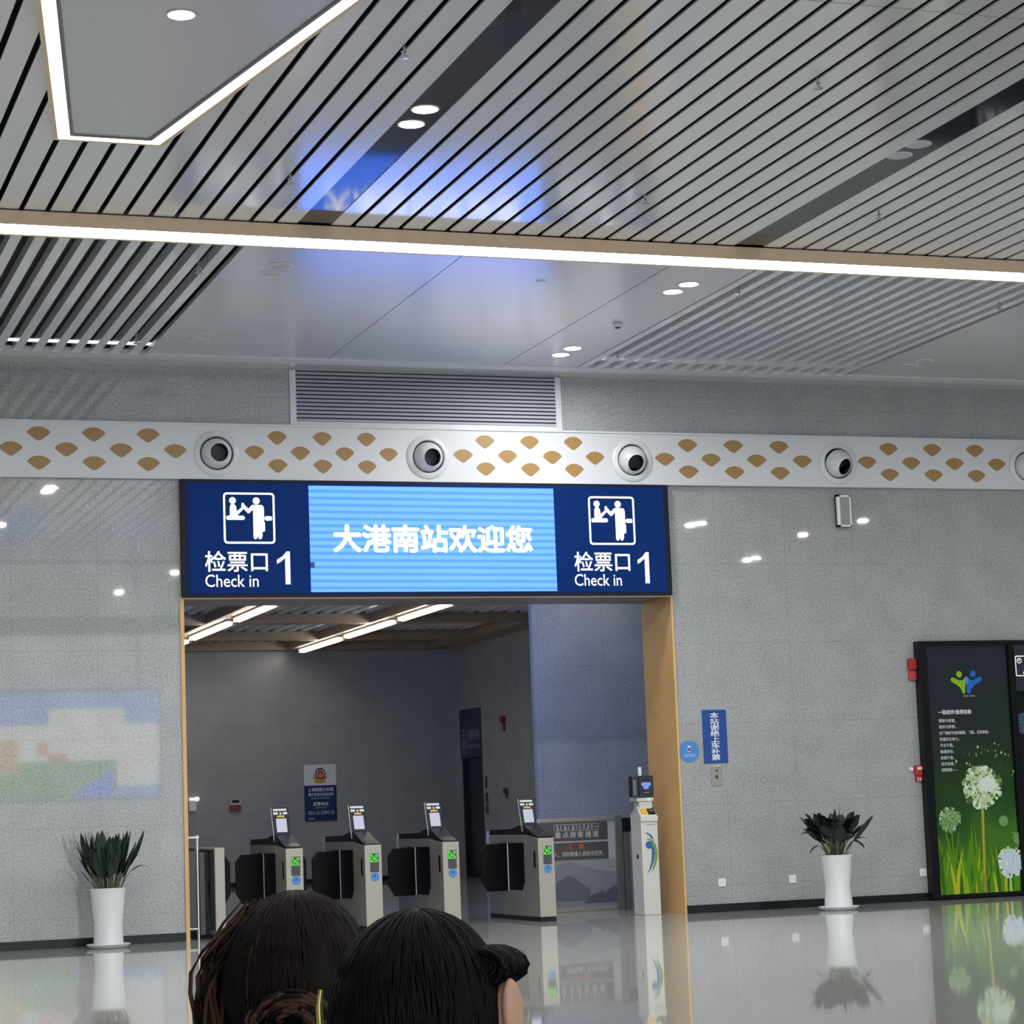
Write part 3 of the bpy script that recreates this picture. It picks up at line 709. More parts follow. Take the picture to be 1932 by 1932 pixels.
# ================================================================== GATES
def make_gate():
    t = thing('ticket_gate', '', 'ticket gate', (0, 0, 0), 'automatic ticket gates across the gateway')
    MB().box(0.004, 0.206, 0.01, 1.9, 0, 0.055).build('plinth', M_black, t)
    cab = MB()
    cab.prism([(0.0, 0.055), (1.91, 0.055), (1.91, 0.36), (0.62, 0.36), (0.52, 0.47), (0.52, 1.045), (0.0, 1.0)], 'x', 0.0, 0.21)
    cab.box(0.0, 0.21, 0.52, 1.85, 0.945, 1.045)
    cab.box(0.03, 0.18, 1.62, 1.85, 0.36, 0.945)
    cab.build('cabinet', M_steel, t, bevel=0.006)
    MB().prism([(0.015, 1.001), (0.52, 1.046), (1.85, 1.046), (1.85, 1.115), (0.98, 1.125), (0.66, 1.17), (0.5, 1.16), (0.2, 1.06), (0.03, 1.025)], 'x', 0.008, 0.206).build('top_cover', mat('black_cover', (14, 17, 22), 0.38, 0.25), t, bevel=0.008)
    ins = MB(); ins.box(0.05, 0.16, 0.56, 1.6, 0.36, 0.945); ins.build('flap_housing', mat('gate_black', (16, 18, 24), 0.45, 0.15), t)
    hp = MB(); hp.tube([(0.0, 1.12, 0.36), (0.0, 1.12, 0.945)], 0.012); hp.tube([(0.21, 1.12, 0.36), (0.21, 1.12, 0.945)], 0.012); hp.build('hinge_post', M_steel2, t)
    fm = mat('flap_black', (9, 10, 13), 0.4, 0.15)
    for s in (-1, 1):
        def X(d): return -d if s < 0 else 0.21 + d
        w = 0.335
        poly = [(X(0.0), 0.35), (X(w - 0.075), 0.35), (X(w), 0.48), (X(w), 0.85), (X(w - 0.07), 0.94), (X(0.0), 0.94)]
        MB().prism(poly, 'y', 1.18, 1.215).build('flap', fm, t, bevel=0.006)
    hd = MB().box(-0.06, 0.06, 0, 0.14, -0.06, 0.075); 
    MB().box(0.02, 0.19, 1.84, 1.99, 1.045, 1.095).box(0.02, 0.19, 1.9, 1.99, 0.93, 1.05).build('rear_reader', mat('reader_white', (205, 206, 204), 0.4), t, bevel=0.006)
    # face tablet: leaning slab
    a = Vector((0, 0.53, 1.085)); b_ = Vector((0, 0.665, 1.49)); up = (b_ - a).normalized(); nrm = Vector((0, up.z, -up.y))
    def slab(name, u0, u1, v0, v1, d0, d1, m, par, bev=0.0):
        mb = MB(); vs = []
        for u in (u0, u1):
            for d in (d0, d1):
                for v in (v0, v1):
                    p = a + up * v - nrm * d; vs.append((u, p.y, p.z))
        mb.add(vs, [(0, 1, 3, 2), (4, 6, 7, 5), (0, 4, 5, 1), (2, 3, 7, 6), (0, 2, 6, 4), (1, 5, 7, 3)])
        return mb.build(name, m, par, bevel=bev)
    H = (b_ - a).length
    tb = slab('face_tablet', 0.0, 0.205, 0.0, H, -0.03, 0.0, M_tablet, t, 0.006)
    slab('tablet_side', -0.006, 0.0, 0.0, H, -0.03, 0.0, M_steel, tb)
    slab('screen', 0.043, 0.170, 0.115, 0.285, 0.0, 0.003, M_scr, tb)
    slab('light_bar', 0.018, 0.182, H - 0.045, H - 0.02, 0.0, 0.004, M_lit_soft, tb)
    slab('lamp', 0.018, 0.073, H - 0.09, H - 0.062, 0.0, 0.004, M_lit_soft, tb); slab('lamp', 0.133, 0.188, H - 0.09, H - 0.062, 0.0, 0.004, M_lit_soft, tb)
    slab('camera_dot', 0.095, 0.115, H - 0.088, H - 0.066, 0.0, 0.004, M_outlet, tb)
    slab('yellow_tag', 0.06, 0.15, H - 0.128, H - 0.105, 0.0, 0.003, M_yellow, tb); slab('yellow_tag', 0.094, 0.116, H - 0.106, H - 0.096, 0.0, 0.003, M_yellow, tb)
    # front face
    dp = MB().box(0.064, 0.172, -0.003, 0.01, 0.685, 0.905).build('display', M_glassblk, t)
    ar = MB(); y = -0.0045
    for p, q in (((0.072, 0.895), (0.072, 0.81)), ((0.072, 0.81), (0.155, 0.808)), ((0.088, 0.893), (0.103, 0.845)), ((0.103, 0.845), (0.145, 0.893)), ((0.145, 0.893), (0.162, 0.878)), ((0.162, 0.878), (0.12, 0.832)), ((0.12, 0.832), (0.16, 0.83)), ((0.16, 0.83), (0.155, 0.808)), ((0.072, 0.895), (0.088, 0.893)), ((0.085, 0.82), (0.11, 0.845))):
        ar.flat(capsule(p, q, 0.0034, 4), y)
    ar.build('green_arrow', M_green, dp)
    MB().lathe([(0.0, -0.003), (0.052, -0.003), (0.052, 0.004)], (0.12, 0, 0.63), n=28, axis='y').build('blue_disc', M_disc, t)
    mk = MB(); mk.flat(rrect(0.113, 0.127, 0.63, 0.655, 0.003), -0.0045); mk.flat(rrect(0.09, 0.15, 0.607, 0.615, 0.003), -0.0045, 1)
    mk.build('disc_print', [mat('print_navy', (30, 60, 110), 0.5), mat('print_pale', (108, 156, 208), 0.5)], t)
    MB().box(-0.004, 0.003, 0.10, 0.16, 0.65, 0.85).build('card_slot', M_black, t)
    MB().box(-0.004, 0.003, 0.42, 0.5, 0.95, 1.0).build('side_plate', mat('plate_grey', (150, 146, 138), 0.5), t)
    return t
M_lit_soft = mat('soft_white_led', (60, 60, 62), 0.4, emit=(0.9, 0.92, 0.95), es=0.62)
gate = make_gate()
for i, (x, lab) in enumerate([(-1.928, 'face scan ticket gate nearest the left jamb, leftmost of the four with tablets'), (-0.972, 'second face scan ticket gate from the left, just right of the police poster'),
                              (-0.005, 'third face scan ticket gate, in front of the dark lift doorway'), (1.21, 'rightmost face scan ticket gate, beside the glass barrier')]):
    o = gate if i == 0 else copy_tree(gate)
    o.location = (x, 0.0, 0); o['label'] = lab
t = thing('gate_end_cabinet', 'narrow steel end cabinet without a tablet at the far left of the gate row', 'ticket gate', (-2.77, 0, 0))
MB().box(0.0, 0.118, 0.0, 1.9, 0.05, 1.045).build('cabinet', [M_steel], t, bevel=0.005)
MB().box(-0.006, 0.0, 0.04, 1.88, 0.1, 1.02).build('side_panel', M_glassblk, t)
MB().box(0.004, 0.114, 0.01, 1.9, 0, 0.05).build('plinth', M_black, t)
MB().prism([(0.118, 0.35), (0.365, 0.35), (0.44, 0.47), (0.44, 0.84), (0.37, 0.95), (0.118, 0.95)], 'y', 1.18, 1.215).build('flap', mat('flap_black', (9, 10, 13), 0.4, 0.15), t)
t = thing('side_barrier', 'dark glass barrier with a steel post between the left jamb and the gates', 'barrier', (-2.98, 0.3, 0))
MB().tube([(0.07, 0, 0), (0.07, 0, 1.2)], 0.024, 10).tube([(-0.085, 0, 1.17), (0.09, 0, 1.17)], 0.024, 10).tube([(-0.085, 0, 0.12), (0.07, 0, 0.12)], 0.02, 8).build('frame', M_steel2, t, smooth=True)
MB().box(-0.08, 0.06, -0.006, 0.006, 0.14, 1.02).box(0.09, 0.19, -0.006, 0.006, 0.05, 1.0).build('glass_panel', M_glassblk, t)

# barrier panel with mountain print
t = thing('glass_barrier', 'printed barrier panel with misty mountains and 重点旅客通道 lettering', 'barrier', (2.5, 2.2, 0))
MB().box(-0.6, 0.6, -0.03, 0.03, 1.175, 1.225).build('rail', M_steel, t, bevel=0.005); MB().box(-0.6, 0.6, -0.025, 0.025, 0.0, 0.05).build('rail', M_steel, t, bevel=0.005)
MB().box(0.60, 0.70, -0.04, 0.04, 0.0, 1.235).box(0.72, 0.80, -0.03, 0.03, 0, 1.1).build('post', mat('grey_post', (128, 128, 126), 0.35, metal=0.5), t, bevel=0.004)
MB().box(0.71, 0.84, -0.05, 0.05, 1.02, 1.2).build('lock_box', mat('lock_navy', (14, 22, 44), 0.3), t)
MB().box(-0.6, 0.60, -0.01, 0.01, 0.05, 1.175).build('pane', mat('frosted_glass', (176, 180, 186), 0.25), t)
pr = MB(); y = -0.0125
def ridge(pts, zb, mi):
    global y
    y -= 0.0004
    pr.flat(pts + [(pts[-1][0], zb), (pts[0][0], zb)], y, mi)
pr.flat([(-0.6, 0.67), (0.6, 0.67), (0.6, 0.055), (-0.6, 0.055)], y, 0)
ridge([(-0.6, 0.52), (-0.4, 0.5), (-0.2, 0.62), (-0.05, 0.66), (0.1, 0.6), (0.3, 0.54), (0.6, 0.50)], 0.055, 1)
ridge([(-0.6, 0.32), (-0.45, 0.28), (-0.33, 0.30), (-0.22, 0.41), (-0.08, 0.475), (0.0, 0.44), (0.1, 0.36), (0.22, 0.28)], 0.14, 2)
ridge([(0.1, 0.10), (0.18, 0.155), (0.26, 0.22), (0.34, 0.235), (0.38, 0.275), (0.42, 0.23), (0.47, 0.26), (0.52, 0.30), (0.6, 0.325)], 0.10, 3)
pr.build('mountain_print', [mat('mist_light', (152, 156, 162), 0.3), mat('mist_mid', (134, 138, 146), 0.3), mat('mist_dark', (104, 108, 118), 0.3), mat('mist_deep', (92, 96, 106), 0.3), mat('mist_low', (142, 148, 156), 0.3)], t)
pn = MB(); pn.box(-0.6, 0.495, -0.016, -0.01, 0.925, 1.165).box(-0.6, 0.495, -0.016, -0.01, 0.675, 0.9)
pn = pn.build('dark_print', mat('print_charcoal', (84, 82, 84), 0.35), t)
tx = MB(); yy = -0.0175
for k in range(6):
    x0 = -0.265 + k * 0.108; tx = MB()
    ring(tx, rrect(x0, x0 + 0.098, 1.055, 1.145, 0.012, 3), rrect(x0 + 0.006, x0 + 0.092, 1.061, 1.139, 0.008, 3), yy)
    c_ = x0 + 0.049
    if k < 3:
        tx.flat(circ(c_ - 0.005 + 0.006 * k, 1.122, 0.011, 12), yy); tx.flat(capsule((c_, 1.105), (c_ + 0.004, 1.073), 0.012, 5), yy); tx.flat(capsule((c_, 1.10), (c_ + 0.022, 1.085), 0.006, 4), yy)
    elif k == 3:
        tx.flat(circ(c_ - 0.012, 1.126, 0.008, 10), yy); tx.flat(capsule((c_ - 0.012, 1.115), (c_ - 0.008, 1.095), 0.005, 4), yy); ring(tx, circ(c_, 1.085, 0.02, 16), circ(c_, 1.085, 0.015, 16), yy)
    elif k == 4:
        tx.flat(capsule((c_ - 0.02, 1.075), (c_ + 0.005, 1.09), 0.008, 4), yy); tx.flat(capsule((c_ + 0.005, 1.09), (c_ + 0.015, 1.125), 0.008, 4), yy)
    else: put_text(tx, 'VIP', c_ - 0.033, c_ + 0.033, 1.088, 1.112, yy, bold=0.02)
    tx.build('pictogram', mat('pale_print', (200, 200, 204), 0.5), pn)
tx = MB(); put_text(tx, '重点旅客通道', -0.255, 0.365, 0.965, 1.045, yy, bold=0.015, spacing=1.25)
tx.build('lettering', mat('pale_print', (200, 200, 204), 0.5), pn); tx = MB()
put_text(tx, '军人、消防救援人员依法优先', -0.34, 0.41, 0.72, 0.785, yy, bold=0.012)
tx.build('lettering', mat('pale_print', (200, 200, 204), 0.5), pn)
ob = MB(); ob.flat([(-0.06, 0.81), (-0.02, 0.81), (-0.028, 0.86), (-0.04, 0.885), (-0.052, 0.86)], yy); ob.flat(circ(0.115, 0.845, 0.034, 18), yy); ob.flat(circ(0.115, 0.88, 0.016, 10), yy - 0.0003)
ob.build('orange_emblem', mat('emblem_orange', (196, 92, 40), 0.5), pn)

# ================================================================== KIOSK
t = thing('verification_kiosk', 'slim white identity kiosk with a blue and green swoosh beside the right jamb', 'kiosk', (2.655, 0.2, 0))
MB().prism([(0.0, 0.0), (0.34, 0.0), (0.34, 1.24), (0.12, 1.345), (0.0, 1.22)], 'x', 0.0, 0.225).build('column', mat('kiosk_white', (203, 204, 198), 0.35), t, bevel=0.008)
MB().box(-0.004, 0.23, -0.018, 0.0, 1.15, 1.215).build('lip', mat('kiosk_white', (203, 204, 198), 0.35), t, bevel=0.006)
def slope(mb, x0, x1, s0, s1, mi=0):
    def P(s): return (-0.002 + 0.12 * s, 1.222 + 0.125 * s)
    (ya, za), (yb, zb) = P(s0), P(s1)
    mb.add([(x0, ya, za), (x1, ya, za), (x1, yb, zb), (x0, yb, zb), (x0, ya + .003, za - .003), (x1, ya + .003, za - .003), (x1, yb + .003, zb - .003), (x0, yb + .003, zb - .003)],
           [(0, 1, 2, 3), (4, 5, 6, 7), (0, 1, 5, 4), (2, 3, 7, 6)], mi)
mb = MB(); slope(mb, 0.02, 0.115, 0.15, 0.85); mb.build('yellow_label', M_yellow, t)
mb = MB(); slope(mb, 0.115, 0.215, 0.1, 0.9); mb.build('scan_window', M_glassblk, t)
mb = MB(); mb.lathe([(0, 0.002), (0.016, 0.002), (0.016, 0)], (0.15, 0.045, 1.285), n=12); mb.lathe([(0, 0.002), (0.016, 0.002), (0.016, 0)], (0.18, 0.045, 1.285), n=12); mb.build('scanner_lamp', M_lit, t)
MB().box(0.02, 0.2, 0.08, 0.26, 1.30, 1.43).box(-0.02, 0.215, 0.06, 0.28, 1.40, 1.445).build('neck', mat('kiosk_white', (203, 204, 198), 0.35), t, bevel=0.01)
MB().lathe([(0, -0.004), (0.018, -0.004), (0.018, 0.01)], (0.145, 0.06, 1.422), n=16, axis='y').build('green_lamp', mat('green_lamp', (60, 230, 120), 0.4, emit=(0.2, 1.0, 0.45), es=1.3), t)
hd = MB().box(0.02, 0.215, 0.05, 0.11, 1.45, 1.72).build('face_terminal', mat('terminal_black', (20, 22, 28), 0.3), t, bevel=0.006)
sc = MB(); sc.flat(rrect(0.05, 0.18, 1.59, 1.635, 0.015), 0.047); sc.flat(rrect(0.075, 0.15, 1.55, 1.6, 0.015), 0.0466); sc.flat(rrect(0.075, 0.15, 1.505, 1.512, 0.002), 0.047, 1)
sc.build('screen_image', [mat('screen_face_blue', (40, 60, 120), emit=(0.22, 0.32, 0.85), es=0.8), mat('screen_dim', (90, 100, 120), emit=(0.2, 0.24, 0.34), es=0.6)], hd)
MB().box(-0.085, -0.0, 0.02, 0.14, 1.455, 1.715).build('card_reader', mat('reader_dark', (36, 38, 46), 0.3), t, bevel=0.006)
MB().box(-0.075, -0.035, 0.016, 0.02, 1.48, 1.67).build('reader_window', mat('reader_grey', (92, 98, 108), 0.3), t)
MB().lathe([(0.024, 1.72), (0.024, 1.825), (0.0, 1.83)], (0.065, 0.12, 0), n=16).build('camera_stub', M_outlet, t, smooth=True)
lg = MB(); yy = -0.0015
def arc(cx, cz, pts, mi):
    lg.flat([(cx + a, cz + b) for a, b in pts], yy, mi)
lg.flat(circ(0.098, 0.86, 0.048, 24), yy, 0)
lg.flat([(0.05, 1.005), (0.085, 1.012), (0.13, 0.985), (0.158, 0.945), (0.163, 0.925), (0.135, 0.935), (0.11, 0.97), (0.078, 0.992)], yy, 0)
lg.flat([(0.05, 0.925), (0.10, 0.942), (0.155, 0.915), (0.195, 0.85), (0.21, 0.75), (0.195, 0.66), (0.155, 0.57), (0.115, 0.515), (0.14, 0.59), (0.162, 0.67), (0.17, 0.76), (0.16, 0.85), (0.13, 0.905), (0.09, 0.925)], yy - 0.0002, 1)
lg.flat([(0.13, 0.885), (0.158, 0.84), (0.168, 0.76), (0.155, 0.67), (0.12, 0.58), (0.05, 0.49), (0.09, 0.57), (0.118, 0.65), (0.128, 0.73), (0.13, 0.80), (0.12, 0.86)], yy - 0.0004, 0)
lg.build('emblem', [mat('swoosh_blue', (40, 92, 160), 0.4), mat('swoosh_green', (98, 152, 56), 0.4)], t)
MB().box(-0.002, 0.002, 0.12, 0.17, 0.69, 0.745).build('side_port', M_black, t)
MB().flat(rrect(0.07, 0.19, 1.105, 1.115, 0.002), -0.0012).build('slot', mat('slot_grey', (150, 150, 148), 0.5), t)

# ================================================================== THINGS INSIDE THE GATE HALL
t = thing('police_poster', 'blue and white police notice with a gold emblem on the far wall', 'poster', (4.157, 21.597, 1.315))
MB().box(-0.355, 0.35, -0.012, 0, 0, 0.755).build('blue_field', mat('poster_navy', (10, 36, 84), 0.4), t)
MB().box(-0.355, 0.35, -0.012, 0, 0.755, 1.2).build('white_field', mat('poster_white', (208, 210, 216), 0.45), t)
em = MB(); em.flat([(-0.15, 1.02), (-0.155, 0.93), (-0.125, 0.855), (-0.10, 0.81), (0.0, 0.80), (0.10, 0.81), (0.13, 0.87), (0.15, 0.94), (0.14, 1.03), (0.11, 0.95), (0.0, 0.89), (-0.11, 0.95)], -0.0135, 0)
em.flat([(x, z) for x, z in circ(0, 1.01, 0.118, 9, 0.125)], -0.014, 1); em.flat(circ(0, 1.01, 0.09, 24), -0.0145, 2); em.flat(circ(0, 1.01, 0.065, 24), -0.015, 3)
em.flat([(-0.03, 0.93), (0.03, 0.93), (0.015, 1.03), (-0.015, 1.03)], -0.0155, 0)
em.build('emblem', [mat('emblem_gold', (190, 140, 50), 0.4), mat('emblem_dark', (24, 22, 40), 0.4), mat('emblem_ring', (196, 180, 170), 0.4), mat('emblem_red', (150, 60, 20), 0.4)], t)
tx = MB(); yy = -0.0135
put_text(tx, '上海铁路公安局', -0.275, 0.285, 0.625, 0.71, yy, bold=0.02); put_text(tx, '镇江车站公安派出所', -0.275, 0.285, 0.53, 0.60, yy, bold=0.015)
put_text(tx, 'POLICE STATION', -0.21, 0.20, 0.468, 0.50, yy); put_text(tx, '报警电话', -0.17, 0.165, 0.325, 0.405, yy, bold=0.02)
put_text(tx, 'ALARM CALL', -0.12, 0.13, 0.27, 0.3, yy); put_text(tx, '021-51229110', -0.275, 0.285, 0.14, 0.215, yy, bold=0.01); put_text(tx, '欢迎监督', -0.29, -0.15, 0.035, 0.075, yy)
tx.build('lettering', mat('notice_print', (206, 212, 224), 0.5), t)
t = thing('fire_alarm', 'small white box with a red lower half on the far wall', 'fire alarm', (2.297, 21.6, 1.59))
MB().box(-0.12, 0.12, -0.06, 0, 0.13, 0.26).build('upper_box', mat('panel_beige', (170, 166, 158), 0.5), t)
MB().box(-0.075, 0.075, -0.064, -0.06, 0.175, 0.23).build('window', M_black, t)
MB().box(-0.115, 0.115, -0.06, 0, 0.0, 0.125).build('red_box', mat('panel_red', (120, 44, 40), 0.5), t)
t = thing('wall_fitting', 'small white fitting with an added glow on the far wall by the left jamb', 'lamp', (1.40, 21.6, 1.62))
MB().box(-0.08, 0.1, -0.08, 0, 0.22, 0.28).lathe([(0, -0.12), (0.03, -0.12), (0.05, -0.06), (0.05, 0)], (0.08, 0, 0.25), n=14, axis='y').build('bright_head', M_lit, t)  # white fitting of unclear kind; its brightness is put in as glow
MB().box(-0.09, 0.06, -0.06, 0, 0.0, 0.22).build('fitting_body', M_outlet, t)
# lift doorway in the right wall
t = thing('lift_sign', 'dark blue lift sign panel 无障碍电梯 above the dark doorway inside', 'sign', (7.2, 20.44, 2.53))
MB().box(-0.01, 0.1, -0.715, 0.715, 0, 1.05).build('panel', mat('lift_navy', (12, 34, 66), 0.35), t)
tx = MB()
def side_text(s, y0, y1, z0, z1, bold=0.0):
    vs, fs = text_geo(s, 0.0); tx.add([(-0.0125, y1 - u * (y1 - y0), z0 + v * (z1 - z0)) for u, v in vs], fs)
side_text('无障碍电梯', -0.6, 0.22, 0.37, 0.6, 0.02); side_text('Accessible Elevator', -0.6, 0.22, 0.2, 0.32)
for y0, y1, z0, z1 in ((0.3, 0.32, 0.1, 0.62), (0.6, 0.62, 0.1, 0.62), (0.3, 0.62, 0.60, 0.62), (0.3, 0.62, 0.1, 0.12), (0.42, 0.5, 0.2, 0.42), (0.43, 0.49, 0.46, 0.54)): tx.box(-0.0125, -0.011, y0, y1, z0, z1)
tx.build('lettering', mat('lift_print', (150, 158, 176), 0.5), t)
struct(MB().box(7.3, 7.35, 19.72, 21.15, 0, 2.55).box(7.22, 7.3, 19.72, 19.78, 0, 2.53).box(7.22, 7.3, 21.09, 21.15, 0, 2.53).build('door_2', mat('lift_black', (10, 12, 16), 0.3)))
t = thing('call_panel', 'tall black call button panel beside the lift doorway', 'panel', (7.2, 19.5, 1.34))
MB().box(-0.02, 0, -0.06, 0.06, 0, 0.43).build('plate', M_glassblk, t); MB().box(-0.024, -0.02, -0.03, 0.03, 0.18, 0.25).build('button', M_steel2, t)
t = thing('lift_indicator', 'short black indicator above the call panel', 'panel', (7.2, 19.5, 1.88))
MB().box(-0.02, 0, -0.04, 0.04, 0, 0.23).build('plate', M_glassblk, t)
t = thing('alarm_horn', 'dark red alarm horn high on the inner right wall', 'fire alarm', (7.2, 18.2, 3.0))
MB().box(-0.1, 0, -0.06, 0.06, 0.17, 0.31).build('horn', mat('horn_red', (120, 24, 34), 0.5), t, bevel=0.02); MB().box(-0.05, 0, -0.03, 0.03, 0.0, 0.17).build('strobe', mat('horn_red2', (150, 50, 60), 0.5), t)
t = thing('hand_alarm', 'small brown red alarm lower on the inner right wall', 'fire alarm', (7.2, 18.2, 1.64))
MB().box(-0.08, 0, -0.05, 0.05, 0.09, 0.2).build('box', mat('brown_red', (104, 46, 40), 0.5), t, bevel=0.01); MB().box(-0.04, 0, -0.025, 0.025, 0, 0.09).build('key', mat('brown', (96, 70, 56), 0.5), t)

# ================================================================== PLANTS
def leaf(mb, base, tip, wd, droop, stem_frac, rng, mi=0, ms=1):
    base, tip = Vector(base), Vector(tip)
    d = tip - base; side = d.cross(Vector((0, 0, 1)))
    if side.length < 1e-4: side = Vector((1, 0, 0))
    side.normalize(); side = (side + Vector((rng.uniform(-.6, .6), rng.uniform(-.6, .6), 0))).normalized()
    pts = []
    N = 12
    for k in range(N + 1):
        t_ = k / N
        p = base + d * t_; p.z += droop * 4 * t_ * (1 - t_) ; pts.append(p)
    i0 = int(N * stem_frac)
    mb.tube(pts[:i0 + 1], 0.006, 5, ms)
    vs = []
    for k in range(i0, N + 1):
        t_ = (k - i0) / (N - i0); wdt = wd * (sin(pi * t_ ** 0.8) ** 0.8 if 0 < t_ < 1 else 0.02)
        nrm = d.cross(side).normalized()
        vs += [pts[k] - side * wdt / 2 + nrm * wdt * 0.18, pts[k], pts[k] + side * wdt / 2 + nrm * wdt * 0.18]
    fs = []
    for k in range(N - i0):
        a = 3 * k; fs += [(a, a + 1, a + 4, a + 3), (a + 1, a + 2, a + 5, a + 4)]
    mb.add(vs, fs, mi)
def pot(t, r_top, r_mid, r_bot, h, sr):
    MB().lathe([(r_bot, 0.03), (r_bot, 0.1), (r_mid, h * 0.42), (r_mid + 0.015, h * 0.62), (r_top - 0.015, h * 0.92), (r_top, h), (r_top - 0.02, h), (r_top - 0.03, h - 0.05), (0, h - 0.05)], n=40).build('pot', M_pot, t, smooth=True)
    MB().lathe([(sr - 0.05, 0.0), (sr, 0.045), (sr - 0.012, 0.048), (sr - 0.055, 0.015), (0, 0.015)], n=36).build('saucer', M_pot, t, smooth=True)
    MB().lathe([(0, h - 0.045), (r_top - 0.028, h - 0.045)], n=24).build('soil', M_soil, t)
t = thing('potted_plant', 'upright dark leaved plant in a white pot against the left wall', 'potted plant', (-4.10, -0.55, 0), 'white potted plants by the wall')
pot(t, 0.205, 0.158, 0.165, 0.66, 0.25)
rg = random.Random(3); fo = MB()
for k in range(58):
    a = rg.uniform(0, 2 * pi); rr = rg.uniform(0.02, 0.14); b0 = (rr * cos(a), rr * sin(a), 0.62)
    q = rg.uniform(0.05, 0.34); h = rg.uniform(0.42, 0.73) * (1 - 0.25 * q)
    leaf(fo, b0, (b0[0] + q * cos(a) * 0.95, b0[1] + q * sin(a) * 0.7, 0.62 + h), rg.uniform(0.085, 0.14), 0.03, rg.uniform(0.25, 0.42), rg)
for b0, tp, dr in (((0.13, 0, 0.62), (0.46, -0.05, 0.86), 0.13), ((0.14, 0, 0.62), (0.38, 0.0, 1.02), 0.1), ((-0.12, 0, 0.62), (-0.3, 0, 0.86), 0.02), ((-0.1, 0, .62), (-0.36, 0, 1.22), 0.04), ((-0.08, 0, .62), (-0.35, 0, 1.14), 0.05)):
    leaf(fo, b0, tp, 0.05, dr, 0.4, rg)
fo.build('foliage', [M_leaf, M_stem], t, smooth=False)
t = thing('potted_plant', 'drooping broad leaved plant in a white pot against the right wall', 'potted plant', (4.665, -1.1, 0), 'white potted plants by the wall')
pot(t, 0.2, 0.150, 0.170, 0.665, 0.25)
rg = random.Random(9); fo = MB()
for k in range(52):
    a = rg.uniform(0, 2 * pi); rr = rg.uniform(0.02, 0.12); b0 = (rr * cos(a), rr * sin(a), 0.62)
    q = rg.uniform(0.08, 0.40); h = rg.uniform(0.3, 0.62) * (1 - 0.5 * q)
    leaf(fo, b0, (b0[0] + q * cos(a) * 1.1, b0[1] + q * sin(a) * 0.8, 0.64 + h), rg.uniform(0.13, 0.21), rg.uniform(0.07, 0.17), rg.uniform(0.25, 0.42), rg)
for b0, tp, dr, wd in (((-0.1, 0, 0.62), (-0.36, 0, 0.69), 0.13, 0.06), ((0.1, 0, 0.62), (0.46, 0, 0.82), 0.13, 0.09), ((0.1, 0, .62), (0.40, 0, .72), 0.16, 0.1), ((0, 0, .62), (0.09, 0, 1.32), 0, 0.03), ((-.05, 0, .62), (-0.47, 0, 1.15), 0.05, 0.13), ((.05, 0, .62), (0.33, 0, 1.1), 0.06, 0.09), ((.05, 0, .62), (.02, 0, 1.22), 0.0, 0.13), ((-.08, 0, .62), (-.36, 0, .92), .08, .05), ((-.02, 0, .62), (-.25, -.05, 1.16), .03, .12)):
    leaf(fo, b0, tp, wd, dr, 0.45, rg)
fo.build('foliage', [M_leaf, M_stem], t)

